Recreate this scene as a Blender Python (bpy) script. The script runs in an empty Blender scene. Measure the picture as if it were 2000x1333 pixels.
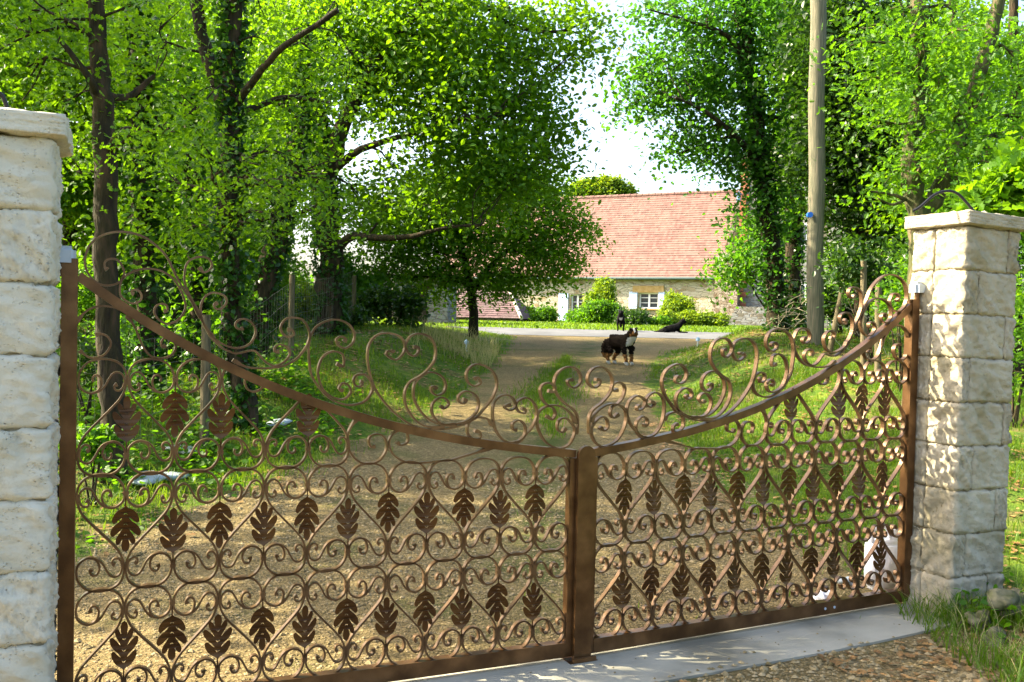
import bpy, bmesh, math, random
import numpy as np
from mathutils import Vector, Matrix
R = math.radians
sc = bpy.context.scene
col = sc.collection
rng = np.random.default_rng(7)
random.seed(7)

# ---------------------------------------------------------------- camera, light
F = 1800.0
PITCH, ROLL, EYE = -0.0229, 0.0222, 1.6534
cam_d = bpy.data.cameras.new('camera')
cam = bpy.data.objects.new('camera', cam_d)
col.objects.link(cam)
cam_d.sensor_width = 36
cam_d.lens = 36 * F / 2000
cam_d.clip_end = 2000
cam_d.clip_start = 0.05
cam.matrix_world = (Matrix.Translation((0, 0, EYE)) @ Matrix.Rotation(math.pi / 2 + PITCH, 4, 'X')
                    @ Matrix.Rotation(ROLL, 4, 'Z'))
sc.camera = cam

SUN_EL, SUN_AZ = R(36), math.atan2(-1.0, 0.16)      # direction towards the sun: left, a little beyond the gate
w = bpy.data.worlds.new('World')
sc.world = w
w.use_nodes = True
nt = w.node_tree
sky = nt.nodes.new('ShaderNodeTexSky')
sky.sky_type = 'NISHITA'
sky.sun_disc = False
sky.sun_elevation = SUN_EL
sky.sun_rotation = SUN_AZ
sky.air_density = 1.0
sky.dust_density = 5.0
bg = nt.nodes['Background']
bg.inputs[1].default_value = 0.15
nt.links.new(sky.outputs[0], bg.inputs[0])
sun_d = bpy.data.lights.new('sun', 'SUN')
sun_d.energy = 5.0
sun_d.angle = R(0.5)
sun_d.color = (1.0, 0.87, 0.62)
sun = bpy.data.objects.new('sun', sun_d)
col.objects.link(sun)
sv = Vector((math.sin(SUN_AZ) * math.cos(SUN_EL), math.cos(SUN_AZ) * math.cos(SUN_EL), math.sin(SUN_EL)))
sun.rotation_euler = sv.to_track_quat('Z', 'Y').to_euler()
sun.location = sv * 60
sc.view_settings.view_transform = 'Standard'
sc.view_settings.look = 'None'
sc.view_settings.exposure = 2.05
sc.view_settings.gamma = 1
sc.cycles.max_bounces = 10
sc.cycles.diffuse_bounces = 7
sc.cycles.transmission_bounces = 7

# ---------------------------------------------------------------- helpers
def ray(px, py):
    x = px - 1000; y = py - 666.5
    c, s = math.cos(ROLL), math.sin(ROLL)
    xx = x * c + y * s; yy = -x * s + y * c
    d = (xx / F, 1.0, -yy / F)
    c, s = math.cos(PITCH), math.sin(PITCH)
    return Vector((d[0], d[1] * c - d[2] * s, d[1] * s + d[2] * c))
def at(px, py, Y):
    r = ray(px, py)
    return Vector((0, 0, EYE)) + r * (Y / r.y)

def tag(o, label=None, cat=None, group=None, kind=None):
    if label: o['label'] = label
    if cat: o['category'] = cat
    if group: o['group'] = group
    if kind: o['kind'] = kind
    return o
def empty(name, loc, rot=(0, 0, 0)):
    o = bpy.data.objects.new(name, None)
    o.empty_display_size = 0.1
    o.location = loc; o.rotation_euler = rot
    col.objects.link(o)
    return o
def link(name, me, mat=None, parent=None):
    o = bpy.data.objects.new(name, me)
    col.objects.link(o)
    if mat is not None:
        me.materials.append(mat)
    if parent is not None:
        o.parent = parent
    return o
def copy_obj(o, parent=None):
    c = o.copy(); col.objects.link(c)
    if parent is not None: c.parent = parent
    return c

class MB:
    """collects vertices and faces of ONE object"""
    def __init__(s): s.v = []; s.f = []; s.sm = []
    def add(s, vs, fs, smooth=False):
        b = len(s.v)
        s.v.extend([tuple(p) for p in vs])
        s.f.extend([tuple(i + b for i in f) for f in fs])
        s.sm.extend([smooth] * len(fs))
    def box(s, c, d, M=None):
        x, y, z = d[0] / 2, d[1] / 2, d[2] / 2
        vs = [Vector((sx * x, sy * y, sz * z)) for sx in (-1, 1) for sy in (-1, 1) for sz in (-1, 1)]
        if M is not None: vs = [M @ v for v in vs]
        vs = [v + Vector(c) for v in vs]
        s.add(vs, [(0, 1, 3, 2), (4, 6, 7, 5), (0, 4, 5, 1), (2, 3, 7, 6), (0, 2, 6, 4), (1, 5, 7, 3)])
    def tube(s, pts, rad, n=8, cap=True):
        pts = [Vector(p) for p in pts]
        if not hasattr(rad, '__len__'): rad = [rad] * len(pts)
        rings = []
        up = None
        for i, p in enumerate(pts):
            t = (pts[min(i + 1, len(pts) - 1)] - pts[max(i - 1, 0)]).normalized()
            if up is None:
                up = t.orthogonal().normalized()
            else:
                up = (up - t * up.dot(t)).normalized()
            b = t.cross(up)
            rings.append([p + (up * math.cos(2 * math.pi * k / n) + b * math.sin(2 * math.pi * k / n)) * rad[i] for k in range(n)])
        vs = [q for r in rings for q in r]
        fs = []
        for i in range(len(pts) - 1):
            for k in range(n):
                k2 = (k + 1) % n
                fs.append((i * n + k, i * n + k2, (i + 1) * n + k2, (i + 1) * n + k))
        s.add(vs, fs, True)
        if cap:
            s.add(rings[0], [tuple(reversed(range(n)))]); s.add(rings[-1], [tuple(range(n))])
    def build(s, name, mat=None, parent=None):
        me = bpy.data.meshes.new(name)
        me.from_pydata(s.v, [], s.f)
        me.polygons.foreach_set('use_smooth', s.sm)
        me.update()
        return link(name, me, mat, parent)

def smooth_path(pts, n=5):
    """Catmull-Rom through points (any dimension)"""
    P = np.array(pts, float)
    P = np.vstack([2 * P[0] - P[1], P, 2 * P[-1] - P[-2]])
    out = []
    for i in range(1, len(P) - 2):
        p0, p1, p2, p3 = P[i - 1], P[i], P[i + 1], P[i + 2]
        for k in range(n):
            t = k / n
            out.append(0.5 * ((2 * p1) + (-p0 + p2) * t + (2 * p0 - 5 * p1 + 4 * p2 - p3) * t * t + (-p0 + 3 * p1 - 3 * p2 + p3) * t ** 3))
    out.append(P[-2])
    return np.array(out)

# ---------------------------------------------------------------- materials
def mat(name, c1, c2=None, scale=5.0, rough=0.8, bump=0.0, bscale=None, detail=6, metal=0.0, c3=None, spec=0.3, stretch=None, lo=0.35, hi=0.65):
    m = bpy.data.materials.new(name); m.use_nodes = True
    nt = m.node_tree; N = nt.nodes; L = nt.links
    b = N['Principled BSDF']
    b.inputs['Roughness'].default_value = rough
    b.inputs['Metallic'].default_value = metal
    b.inputs['Specular IOR Level'].default_value = spec
    b.inputs['Base Color'].default_value = (*c1, 1)
    tc = N.new('ShaderNodeTexCoord')
    src = tc.outputs['Object']
    if stretch:
        mp = N.new('ShaderNodeMapping'); mp.inputs['Scale'].default_value = stretch
        L.new(src, mp.inputs[0]); src = mp.outputs[0]
    if c2 is not None:
        n = N.new('ShaderNodeTexNoise'); n.inputs['Scale'].default_value = scale; n.inputs['Detail'].default_value = detail
        L.new(src, n.inputs['Vector'])
        cr = N.new('ShaderNodeValToRGB')
        cr.color_ramp.elements[0].position = lo; cr.color_ramp.elements[1].position = hi
        cr.color_ramp.elements[0].color = (*c1, 1); cr.color_ramp.elements[1].color = (*c2, 1)
        if c3 is not None:
            e = cr.color_ramp.elements.new((lo + hi) / 2); e.color = (*c3, 1)
        L.new(n.outputs['Fac'], cr.inputs[0]); L.new(cr.outputs[0], b.inputs['Base Color'])
    if bump:
        n2 = N.new('ShaderNodeTexNoise'); n2.inputs['Scale'].default_value = bscale or scale * 3; n2.inputs['Detail'].default_value = 8
        L.new(src, n2.inputs['Vector'])
        bp = N.new('ShaderNodeBump'); bp.inputs['Strength'].default_value = 1.0; bp.inputs['Distance'].default_value = bump
        L.new(n2.outputs['Fac'], bp.inputs['Height']); L.new(bp.outputs[0], b.inputs['Normal'])
    return m

def leaf_mat(name, dark, light, trans, tw=0.5, rough=0.5, yellow=None):
    """leaf: diffuse + translucent; 'rnd' is a random value per leaf"""
    m = bpy.data.materials.new(name); m.use_nodes = True
    nt = m.node_tree; N = nt.nodes; L = nt.links
    b = N['Principled BSDF']; out = N['Material Output']
    at_ = N.new('ShaderNodeAttribute'); at_.attribute_name = 'rnd'
    cr = N.new('ShaderNodeValToRGB')
    cr.color_ramp.elements[0].color = (*dark, 1); cr.color_ramp.elements[1].color = (*light, 1)
    if yellow:
        e = cr.color_ramp.elements.new(0.97); e.color = (*light, 1)
        cr.color_ramp.elements[-1].position = 1.0; cr.color_ramp.elements[-1].color = (*yellow, 1)
    L.new(at_.outputs['Fac'], cr.inputs[0]); L.new(cr.outputs[0], b.inputs['Base Color'])
    b.inputs['Roughness'].default_value = rough
    b.inputs['Specular IOR Level'].default_value = 0.35
    tr = N.new('ShaderNodeBsdfTranslucent')
    mx = N.new('ShaderNodeMix'); mx.data_type = 'RGBA'; mx.blend_type = 'MULTIPLY'; mx.inputs['Factor'].default_value = 0.0
    hs = N.new('ShaderNodeMix'); hs.data_type = 'RGBA'; hs.inputs['Factor'].default_value = 0.75
    L.new(cr.outputs[0], hs.inputs['A']); hs.inputs['B'].default_value = (*trans, 1)
    L.new(hs.outputs['Result'], tr.inputs['Color'])
    ms = N.new('ShaderNodeMixShader'); ms.inputs[0].default_value = tw
    L.new(b.outputs[0], ms.inputs[1]); L.new(tr.outputs[0], ms.inputs[2]); L.new(ms.outputs[0], out.inputs[0])
    return m

LEAF_OAK = leaf_mat('oak_leaf_green', (0.034, 0.115, 0.003), (0.088, 0.200, 0.005), (0.26, 0.50, 0.005), 0.52, yellow=(0.35, 0.22, 0.02))
LEAF_MID = leaf_mat('mid_leaf_green', (0.028, 0.100, 0.004), (0.070, 0.175, 0.006), (0.20, 0.45, 0.007), 0.5)
LEAF_DARK = leaf_mat('dark_leaf_green', (0.008, 0.032, 0.005), (0.028, 0.070, 0.007), (0.09, 0.22, 0.008), 0.35, rough=0.4)
LEAF_DEEP = leaf_mat('deep_green_leaf', (0.014, 0.066, 0.008), (0.050, 0.150, 0.012), (0.15, 0.42, 0.012), 0.5)
LEAF_LIME = leaf_mat('lime_leaf_green', (0.06, 0.15, 0.008), (0.16, 0.24, 0.010), (0.38, 0.52, 0.012), 0.45)
LEAF_IVY = leaf_mat('ivy_leaf_green', (0.008, 0.040, 0.006), (0.030, 0.095, 0.008), (0.08, 0.24, 0.010), 0.3, rough=0.35)
GRASS = leaf_mat('grass_green', (0.030, 0.095, 0.004), (0.120, 0.210, 0.009), (0.28, 0.44, 0.009), 0.4, yellow=(0.32, 0.24, 0.06))
DRYGRASS = leaf_mat('dry_grass_straw', (0.30, 0.28, 0.10), (0.55, 0.48, 0.22), (0.5, 0.5, 0.2), 0.35)
LITTER = leaf_mat('leaf_litter_brown', (0.12, 0.06, 0.02), (0.45, 0.26, 0.09), (0.3, 0.18, 0.05), 0.15)
BARK = mat('oak_bark', (0.016, 0.011, 0.006), (0.060, 0.038, 0.020), 14, 0.95, 0.03, 30, stretch=(1, 1, 0.25), c3=(0.028, 0.024, 0.009))
BARK_PALE = mat('pale_mossy_bark', (0.030, 0.032, 0.012), (0.15, 0.115, 0.065), 12, 0.95, 0.02, 30, stretch=(1, 1, 0.3), c3=(0.055, 0.065, 0.02))
POLE_WOOD = mat('weathered_pole_wood', (0.085, 0.085, 0.055), (0.20, 0.17, 0.115), 9, 0.9, 0.004, 60, stretch=(6, 6, 0.35), c3=(0.125, 0.125, 0.08))
POST_WOOD = mat('grey_post_wood', (0.07, 0.06, 0.03), (0.17, 0.14, 0.08), 9, 0.9, 0.004, 50, stretch=(5, 5, 0.5))

# ---------------------------------------------------------------- terrain
def sst(t):
    t = np.clip(t, 0, 1); return t * t * (3 - 2 * t)
HY = np.array([-60, 5.2, 8, 13, 18.75, 25, 31, 40, 54, 70, 400.]); HZ = np.array([-0.0, 0.0, .13, .46, .80, 1.09, 1.34, 1.50, 1.60, 1.62, 0.6])
EY = np.array([-60, 4.5, 6, 7.2, 9, 10.5, 12.5, 16, 19, 22, 26.5, 30, 33])
ER = np.array([7, 7, 2.45, 2.15, 2.0, 2.0, 2.06, 2.4, 2.9, 3.7, 6.0, 9.0, 12])
EL = np.array([-9, -5, -2.85, -2.6, -2.0, -1.6, -0.95, -0.51, -0.35, -0.15, 0.0, -1.0, -3])
def hroad(Y): return np.interp(Y, HY, HZ)
def edge_r(Y): return np.interp(Y, EY, ER)
def edge_l(Y): return np.interp(Y, EY, EL)
def ground(X, Y):
    X = np.asarray(X, float); Y = np.asarray(Y, float)
    h = hroad(Y)
    lb = np.interp(Y, [-60, 5, 8, 12, 17, 22, 27, 31], [0, .02, .12, .40, .62, .50, .12, 0.0])
    rb = np.interp(Y, [-60, 3, 5.5, 8, 12, 15, 20, 25, 31], [0, .05, .18, .35, .62, .78, .70, .25, 0.0])
    h = h + lb * sst((edge_l(Y) - X) / 2.4) + rb * sst((X - edge_r(Y)) / 2.2)
    h = h + np.where(Y < 5, .25 * sst((X - 2.35) / 1.2) * sst((Y - 2.5) / 2.0), 0)
    bumps = .025 * np.sin(X * 2.3 + 1.1) * np.cos(Y * 1.9) + .015 * np.sin(X * 5.1 + Y * 4.3)
    off = np.clip(np.maximum(edge_l(Y) - X, X - edge_r(Y)), 0, 1)
    return h + bumps * off * np.clip((60 - Y) / 30, 0, 1)
def gz(x, y): return float(ground(x, y))

def road_node_mask(N, L):
    pass
def grid_axis(segs):
    out = []
    for a, b, n in segs: out.extend(np.linspace(a, b, n, endpoint=False))
    out.append(segs[-1][1]); return np.array(out)
gx = grid_axis([(-400, -60, 12), (-60, -14, 24), (-14, 14, 200), (14, 60, 24), (60, 400, 12)])
gy = grid_axis([(-60, 0, 10), (0, 3, 12), (3, 14, 110), (14, 34, 110), (34, 70, 36), (70, 500, 20)])
GX, GY = np.meshgrid(gx, gy)
GZ = ground(GX, GY)
nx, ny = len(gx), len(gy)
verts = np.stack([GX.ravel(), GY.ravel(), GZ.ravel()], 1)
ii = np.arange((nx - 1) * (ny - 1)); r_ = ii // (nx - 1); c_ = ii % (nx - 1)
q = np.stack([r_ * nx + c_, r_ * nx + c_ + 1, (r_ + 1) * nx + c_ + 1, (r_ + 1) * nx + c_], 1)
def np_mesh(name, V, Q, attr=None, smooth=True):
    me = bpy.data.meshes.new(name)
    k = Q.shape[1]
    me.vertices.add(len(V)); me.vertices.foreach_set('co', np.ascontiguousarray(V, dtype=np.float32).ravel())
    me.loops.add(Q.size); me.loops.foreach_set('vertex_index', np.ascontiguousarray(Q, dtype=np.int32).ravel())
    me.polygons.add(len(Q)); me.polygons.foreach_set('loop_start', np.arange(0, Q.size, k, dtype=np.int32))
    try: me.polygons.foreach_set('loop_total', np.full(len(Q), k, dtype=np.int32))
    except Exception: pass
    me.polygons.foreach_set('use_smooth', np.full(len(Q), smooth))
    if attr is not None:
        for nm, a in attr.items():
            at2 = me.attributes.new(nm, 'FLOAT', 'POINT'); at2.data.foreach_set('value', np.ascontiguousarray(a, dtype=np.float32))
    me.update(calc_edges=True); me.validate()
    return me
# 'road' = how far inside the drive (metres, signed): the real extent of the gravel
rd = np.minimum(GX - edge_l(GY), edge_r(GY) - GX)
rd = np.where(GY > 31.5, np.minimum(rd, 33.0 - GY), rd)
cx_ = np.interp(GY, [4.5, 9, 13, 16, 20, 26], [.1, .35, .5, .8, 1.4, 2.4])
md_ = np.clip(1 - np.abs(GX - cx_) / .55, 0, 1) * np.clip((27 - GY) / 4, 0, 1) * np.clip((GY - 4) / 3, 0.15, 1)
gme = np_mesh('ground', verts, q, {'road': rd.ravel(), 'mid': md_.ravel()})

def ground_material():
    m = bpy.data.materials.new('ground_grass_and_gravel'); m.use_nodes = True
    nt = m.node_tree; N = nt.nodes; L = nt.links
    b = N['Principled BSDF']; b.inputs['Roughness'].default_value = 0.95; b.inputs['Specular IOR Level'].default_value = 0.15
    tc = N.new('ShaderNodeTexCoord')
    def noise(scale, detail=6, rough=.55):
        n = N.new('ShaderNodeTexNoise'); n.inputs['Scale'].default_value = scale; n.inputs['Detail'].default_value = detail
        n.inputs['Roughness'].default_value = rough
        L.new(tc.outputs['Object'], n.inputs['Vector']); return n.outputs['Fac']
    def ramp(src, stops):
        c = N.new('ShaderNodeValToRGB'); els = c.color_ramp.elements
        els[0].position, els[0].color = stops[0][0], (*stops[0][1], 1)
        els[1].position, els[1].color = stops[-1][0], (*stops[-1][1], 1)
        for p, cc in stops[1:-1]:
            e = els.new(p); e.color = (*cc, 1)
        L.new(src, c.inputs[0]); return c.outputs[0]
    def mixc(f, a, b_):
        mx = N.new('ShaderNodeMix'); mx.data_type = 'RGBA'; L.new(f, mx.inputs['Factor']); L.new(a, mx.inputs['A']); L.new(b_, mx.inputs['B']); return mx.outputs['Result']
    # gravel: fine pebbles by voronoi
    vo = N.new('ShaderNodeTexVoronoi'); vo.inputs['Scale'].default_value = 55; L.new(tc.outputs['Object'], vo.inputs['Vector'])
    sep = N.new('ShaderNodeSeparateColor'); L.new(vo.outputs['Color'], sep.inputs[0])
    peb = ramp(sep.outputs[0], [(0, (.08, .062, .026)), (.4, (.155, .118, .052)), (.75, (.245, .185, .085)), (1, (.35, .27, .14))])
    big = ramp(noise(.7), [(.3, (.12, .094, .036)), (.7, (.27, .20, .088))])
    gr = mixc(ramp(noise(3.), [(.35, (.2, .2, .2)), (.7, (.7, .7, .7))]), peb, big)
    moss = ramp(noise(1.3, 8), [(.55, (0, 0, 0)), (.72, (.7, .7, .7))])
    mc = N.new('ShaderNodeRGB'); mc.outputs[0].default_value = (.06, .085, .015, 1)
    gr = mixc(moss, gr, mc.outputs[0])
    am = N.new('ShaderNodeAttribute'); am.attribute_name = 'mid'
    mm = N.new('ShaderNodeMath'); mm.operation = 'MULTIPLY'; L.new(am.outputs['Fac'], mm.inputs[0]); L.new(ramp(noise(2.6, 8), [(.35, (0, 0, 0)), (.6, (1, 1, 1))]), mm.inputs[1])
    gr = mixc(mm.outputs[0], gr, mc.outputs[0])
    grass = ramp(noise(4., 10, .7), [(.3, (.035, .075, .008)), (.5, (.07, .13, .012)), (.62, (.14, .19, .018)), (.75, (.26, .22, .06))])
    dirt = ramp(noise(9.), [(.3, (.08, .055, .025)), (.7, (.22, .15, .07))])
    grass = mixc(ramp(noise(1.1, 8, .7), [(.5, (0, 0, 0)), (.62, (.75, .75, .75))]), grass, dirt)
    a = N.new('ShaderNodeAttribute'); a.attribute_name = 'road'
    md = N.new('ShaderNodeMath'); md.operation = 'MULTIPLY_ADD'; L.new(noise(2.2, 9, .65), md.inputs[0]); md.inputs[1].default_value = 1.1; md.inputs[2].default_value = -.55
    ad = N.new('ShaderNodeMath'); ad.operation = 'ADD'; L.new(a.outputs['Fac'], ad.inputs[0]); L.new(md.outputs[0], ad.inputs[1])
    f = ramp(ad.outputs[0], [(.0, (0, 0, 0)), (.12, (1, 1, 1))])
    L.new(mixc(f, grass, gr), b.inputs['Base Color'])
    bp = N.new('ShaderNodeBump'); bp.inputs['Strength'].default_value = 1; bp.inputs['Distance'].default_value = .012
    L.new(vo.outputs['Distance'], bp.inputs['Height'])
    bp2 = N.new('ShaderNodeBump'); bp2.inputs['Strength'].default_value = 1; bp2.inputs['Distance'].default_value = .05
    L.new(noise(7, 10, .7), bp2.inputs['Height']); L.new(bp.outputs[0], bp2.inputs['Normal']); L.new(bp2.outputs[0], b.inputs['Normal'])
    return m
g = link('ground', gme, ground_material()); tag(g, kind='structure')
# grey tarmac court in front of the house, a thin sheet laid on the ground
def sheet(name, polyfn, y0, y1, ny_, nx_, lift, material):
    V = []; Q = []
    for j in range(ny_ + 1):
        y = y0 + (y1 - y0) * j / ny_; a, b_ = polyfn(y)
        for i in range(nx_ + 1):
            x = a + (b_ - a) * i / nx_; V.append((x, y, gz(x, y) + lift))
    for j in range(ny_):
        for i in range(nx_):
            k = j * (nx_ + 1) + i; Q.append((k, k + 1, k + nx_ + 2, k + nx_ + 1))
    return tag(link(name, np_mesh(name, np.array(V), np.array(Q)), material), kind='structure')
COURT = mat('pale_grey_tarmac', (.09, .095, .10), (.13, .135, .14), 1.2, .95, .004, 60, c3=(.11, .115, .12))
sheet('courtyard_road', lambda y: (float(np.interp(y, [25.5, 28, 33], [.35, -.5, -2.5])), float(np.interp(y, [25.5, 28, 33], [5.2, 6.6, 8]))), 27.6, 32.6, 24, 30, .012, COURT)
CREST = [[(-848,685),(-852,689),(-852,697),(-845,702),(-834,701),(-827,691),(-824,682),(-827,671),(-836,663),(-850,660),(-863,664),(-874,675),(-880,690),(-880,704),(-874,722),(-860,736),(-840,744),(-818,745),(-796,739),(-777,726),(-762,710),(-752,690),(-740,666),(-723,639),(-707,609),(-689,582),(-675,571),(-657,564),(-641,565),(-628,573),(-621,589),(-624,601),(-633,610),(-643,612),(-652,607),(-653,599),(-647,595),(-641,597)],
[(-809,648),(-813,650),(-810,655),(-802,653),(-798,645),(-801,637),(-811,633),(-821,637),(-829,646),(-830,658),(-827,670),(-817,680),(-802,687),(-786,689),(-769,686),(-754,677),(-742,661),(-734,642),(-732,628),(-738,614),(-748,605),(-761,602),(-773,609),(-779,620),(-776,630),(-767,634),(-760,630),(-760,623),(-765,622)],
[(-712,695),(-705,687),(-697,690),(-692,698),(-696,708),(-707,712),(-720,709),(-730,701),(-734,685),(-733,666),(-723,642),(-708,612)],
[(-682,638),(-688,633),(-683,627),(-673,631),(-668,641),(-673,650),(-688,654),(-700,649),(-708,634),(-707,613),(-700,595),(-689,582)],
[(-695,588),(-678,567),(-663,558),(-650,555),(-626,560),(-615,553),(-603,540),(-588,534),(-573,541),(-564,554),(-568,565),(-579,570),(-588,567),(-589,558),(-582,559)],
[(-657,544),(-637,533),(-615,530),(-592,531),(-569,536),(-550,549),(-536,568),(-530,585),(-521,600),(-504,611),(-484,614),(-465,607),(-454,591),(-456,575),(-469,565),(-482,570),(-485,580),(-477,585),(-469,581),(-472,576)],
[(-569,595),(-561,595),(-558,588),(-566,583),(-576,588),(-580,600),(-572,613),(-558,616),(-543,612),(-533,596),(-531,582),(-533,566),(-532,551),(-530,533),(-528,522),(-518,503),(-496,479),(-469,467),(-448,467),(-431,474),(-420,491),(-424,509),(-435,519),(-449,518),(-454,509),(-450,500),(-442,498),(-438,505),(-442,507)],
[(-484,538),(-472,534),(-474,554),(-492,559),(-509,548),(-516,524),(-509,498),(-494,482),(-472,476),(-459,487),(-462,500),(-473,504),(-479,495),(-472,491)],
[(-383,563),(-385,558),(-393,561),(-395,553),(-379,545),(-366,555),(-362,570),(-370,585),(-390,592),(-412,589),(-426,574),(-430,555),(-427,529),(-417,498),(-400,473),(-381,453),(-355,433),(-329,422),(-303,419),(-267,422),(-237,432),(-221,441),(-209,454),(-191,476),(-183,502),(-192,524),(-213,536),(-231,536),(-244,522),(-241,505),(-228,497),(-216,503),(-221,513),(-229,510)],
[(-346,568),(-337,567),(-338,557),(-347,552),(-358,560),(-361,573),(-351,588),(-334,592),(-315,585),(-305,567),(-306,545),(-319,527),(-334,515),(-353,504),(-361,484),(-357,461),(-341,438),(-319,425),(-285,422)],
[(-302,492),(-306,497),(-312,495),(-309,486),(-299,481),(-287,487),(-284,502),(-294,517),(-314,523),(-331,515),(-343,501),(-344,479),(-333,456),(-314,437),(-291,428),(-262,427)],
[(-293,462),(-286,457),(-277,465),(-284,475),(-297,476),(-309,464),(-307,445),(-292,430),(-267,428),(-241,434),(-223,449),(-219,469),(-229,483),(-245,488),(-258,480),(-258,470),(-249,465),(-243,471),(-250,473)],
[(-226,415),(-215,411),(-215,401),(-228,400),(-239,410),(-239,426),(-229,438),(-214,439),(-199,435),(-190,423)],
[(-155,462),(-167,458),(-157,451),(-146,456),(-146,468),(-159,479),(-176,478),(-189,464),(-190,438),(-184,416),(-171,398),(-155,391),(-137,393),(-122,405),(-109,419),(-100,440),(-104,461),(-118,473),(-131,473),(-144,463),(-138,449),(-126,445),(-124,452),(-132,454)],
[(-141,414),(-149,416),(-149,427),(-136,432),(-124,421),(-124,405),(-133,393),(-148,389)],
[(-80,439),(-68,432),(-61,441),(-65,453),(-77,459),(-89,471),(-94,489),(-88,499),(-74,502),(-63,494),(-66,485),(-77,487)],
[(-38,415),(-46,407),(-56,414),(-53,430),(-39,434),(-24,422),(-18,406),(-30,383),(-51,376),(-79,388),(-97,417),(-97,445),(-77,458),(-51,457),(-27,442),(-17,424)],
[(-25,508),(-36,506),(-33,497),(-22,492),(-9,502),(-9,518),(-21,530),(-39,532),(-57,522),(-65,504),(-60,483),(-42,463),(-21,449),(-13,434),(-13,416),(-16,402)]]
LOWER = [[(-413,393),(-421,392),(-425,402),(-421,411),(-409,414),(-398,409),(-392,395),(-394,382),(-404,368),(-419,362),(-436,364),(-451,374),(-461,391),(-463,407),(-461,419),(-455,431),(-447,441)],
[(-374,399),(-367,393),(-355,397),(-353,408),(-358,416),(-370,419),(-382,413),(-388,401),(-386,387),(-377,374),(-363,365),(-346,360),(-320,360),(-291,362),(-273,362),(-252,367),(-228,373),(-189,383)],
[(-892,601),(-881,616),(-870,624),(-855,628),(-837,626),(-828,624)],
[(-820,614),(-810,600),(-804,587),(-798,572),(-791,558),(-782,549),(-770,546),(-758,548),(-750,554),(-746,563),(-747,570),(-751,577),(-759,580),(-766,576),(-768,570),(-766,564),(-761,567)],
[(-864,582),(-856,584),(-847,580),(-842,570),(-845,560),(-852,551),(-863,547),(-872,547),(-880,552),(-887,558)]]

# ---------------------------------------------------------------- the gate: two wrought iron leaves
U = 0.0025                       # drawing unit of the ironwork
CELL, GAP, V0 = 71.7552, 28.3, 41.0
X0, Y0, TL, TR = 0.3538, 4.4617, 0.4078, 0.4637
def rust(name, a, b, c):
    m = mat(name, a, b, 9, 0.29, 0.0008, 220, metal=0.55, c3=c, spec=0.5)
    return m
IRON = rust('rusty_brown_iron', (.075, .035, .012), (.16, .085, .035), (.11, .055, .02))
IRON_BAR = rust('waxed_forged_iron', (.075, .040, .018), (.175, .105, .052), (.12, .068, .034))
IRON_LEAF = rust('dark_iron_sheet', (.045, .020, .005), (.10, .045, .012), (.07, .03, .009))
ZINC = mat('grey_plastic_cap', (.30, .36, .42), (.42, .48, .54), 8, .5)

def ribbon(mb, pts, t=3.2, d=10.2, n=4, nub=(True, True), seg=True):
    """flat bar bent along pts (s, v) in drawing units; its width runs across the gate plane"""
    P = smooth_path(pts, n) if seg else np.array(pts, float)
    m = len(P)
    T = np.gradient(P, axis=0); T /= (np.linalg.norm(T, axis=1)[:, None] + 1e-9)
    Nn = np.stack([-T[:, 1], T[:, 0]], 1)
    w_ = np.full(m, t / 2)
    for side, on in ((0, nub[0]), (1, nub[1])):
        if on:
            for k, f in enumerate((1.9, 2.3, 1.9, 1.4, 1.1)):
                i = k if side == 0 else m - 1 - k
                if 0 <= i < m: w_[i] = t / 2 * f
    vs = []
    for i in range(m):
        for a, b in ((1, -1), (1, 1), (-1, 1), (-1, -1)):
            p = P[i] + Nn[i] * w_[i] * a
            vs.append((p[0] * U, b * d / 2 * U, (p[1] + V0) * U))
    fs = []
    for i in range(m - 1):
        for k in range(4):
            k2 = (k + 1) % 4
            fs.append((i * 4 + k, i * 4 + k2, (i + 1) * 4 + k2, (i + 1) * 4 + k))
    fs.append((3, 2, 1, 0)); fs.append(tuple((m - 1) * 4 + k for k in range(4)))
    mb.add(vs, fs)

RS = [28, 100, 190, 282, 369, 453, 475, 568, 656, 741, 822, 903]
RV = [366, 375, 389, 404, 424, 447, 458, 490, 530, 571, 627, 684]
_p = np.poly1d(np.polyfit(RS, RV, 4))
def rail_v(s): return float(_p(abs(s)))
def rail_slope(s): return (rail_v(s + 1) - rail_v(s - 1)) / 2

HALF = [(.5, -61.5), (.3, -46), (.15, -33), (.06, -20), (.02, -8), (.02, 4), (.07, 16), (.18, 25), (.33, 29.5), (.5, 31), (.68, 29), (.83, 23),
        (.94, 12), (.975, 0), (.95, -12), (.85, -20), (.72, -23), (.6, -20), (.53, -12), (.52, -3), (.57, 4), (.65, 5), (.70, 0), (.68, -5)]
MAIN = [(1 - x, -123 - y) for x, y in reversed(HALF[1:])] + HALF      # B curl ... middle ... T curl, origin at the T node
SMALL = [(.20, -9), (.26, -12), (.235, -18), (.15, -19), (.08, -13), (.055, -4), (.1, 6), (.2, 10), (.3, 7), (.38, -2), (.45, -12), (.54, -19), (.63, -22)]
T_ROWS = [(332, 1, 209), (150, 0, 27), (514, 0, 391)]                 # (v of upper row, parity of its collars, v of lower row)

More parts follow.
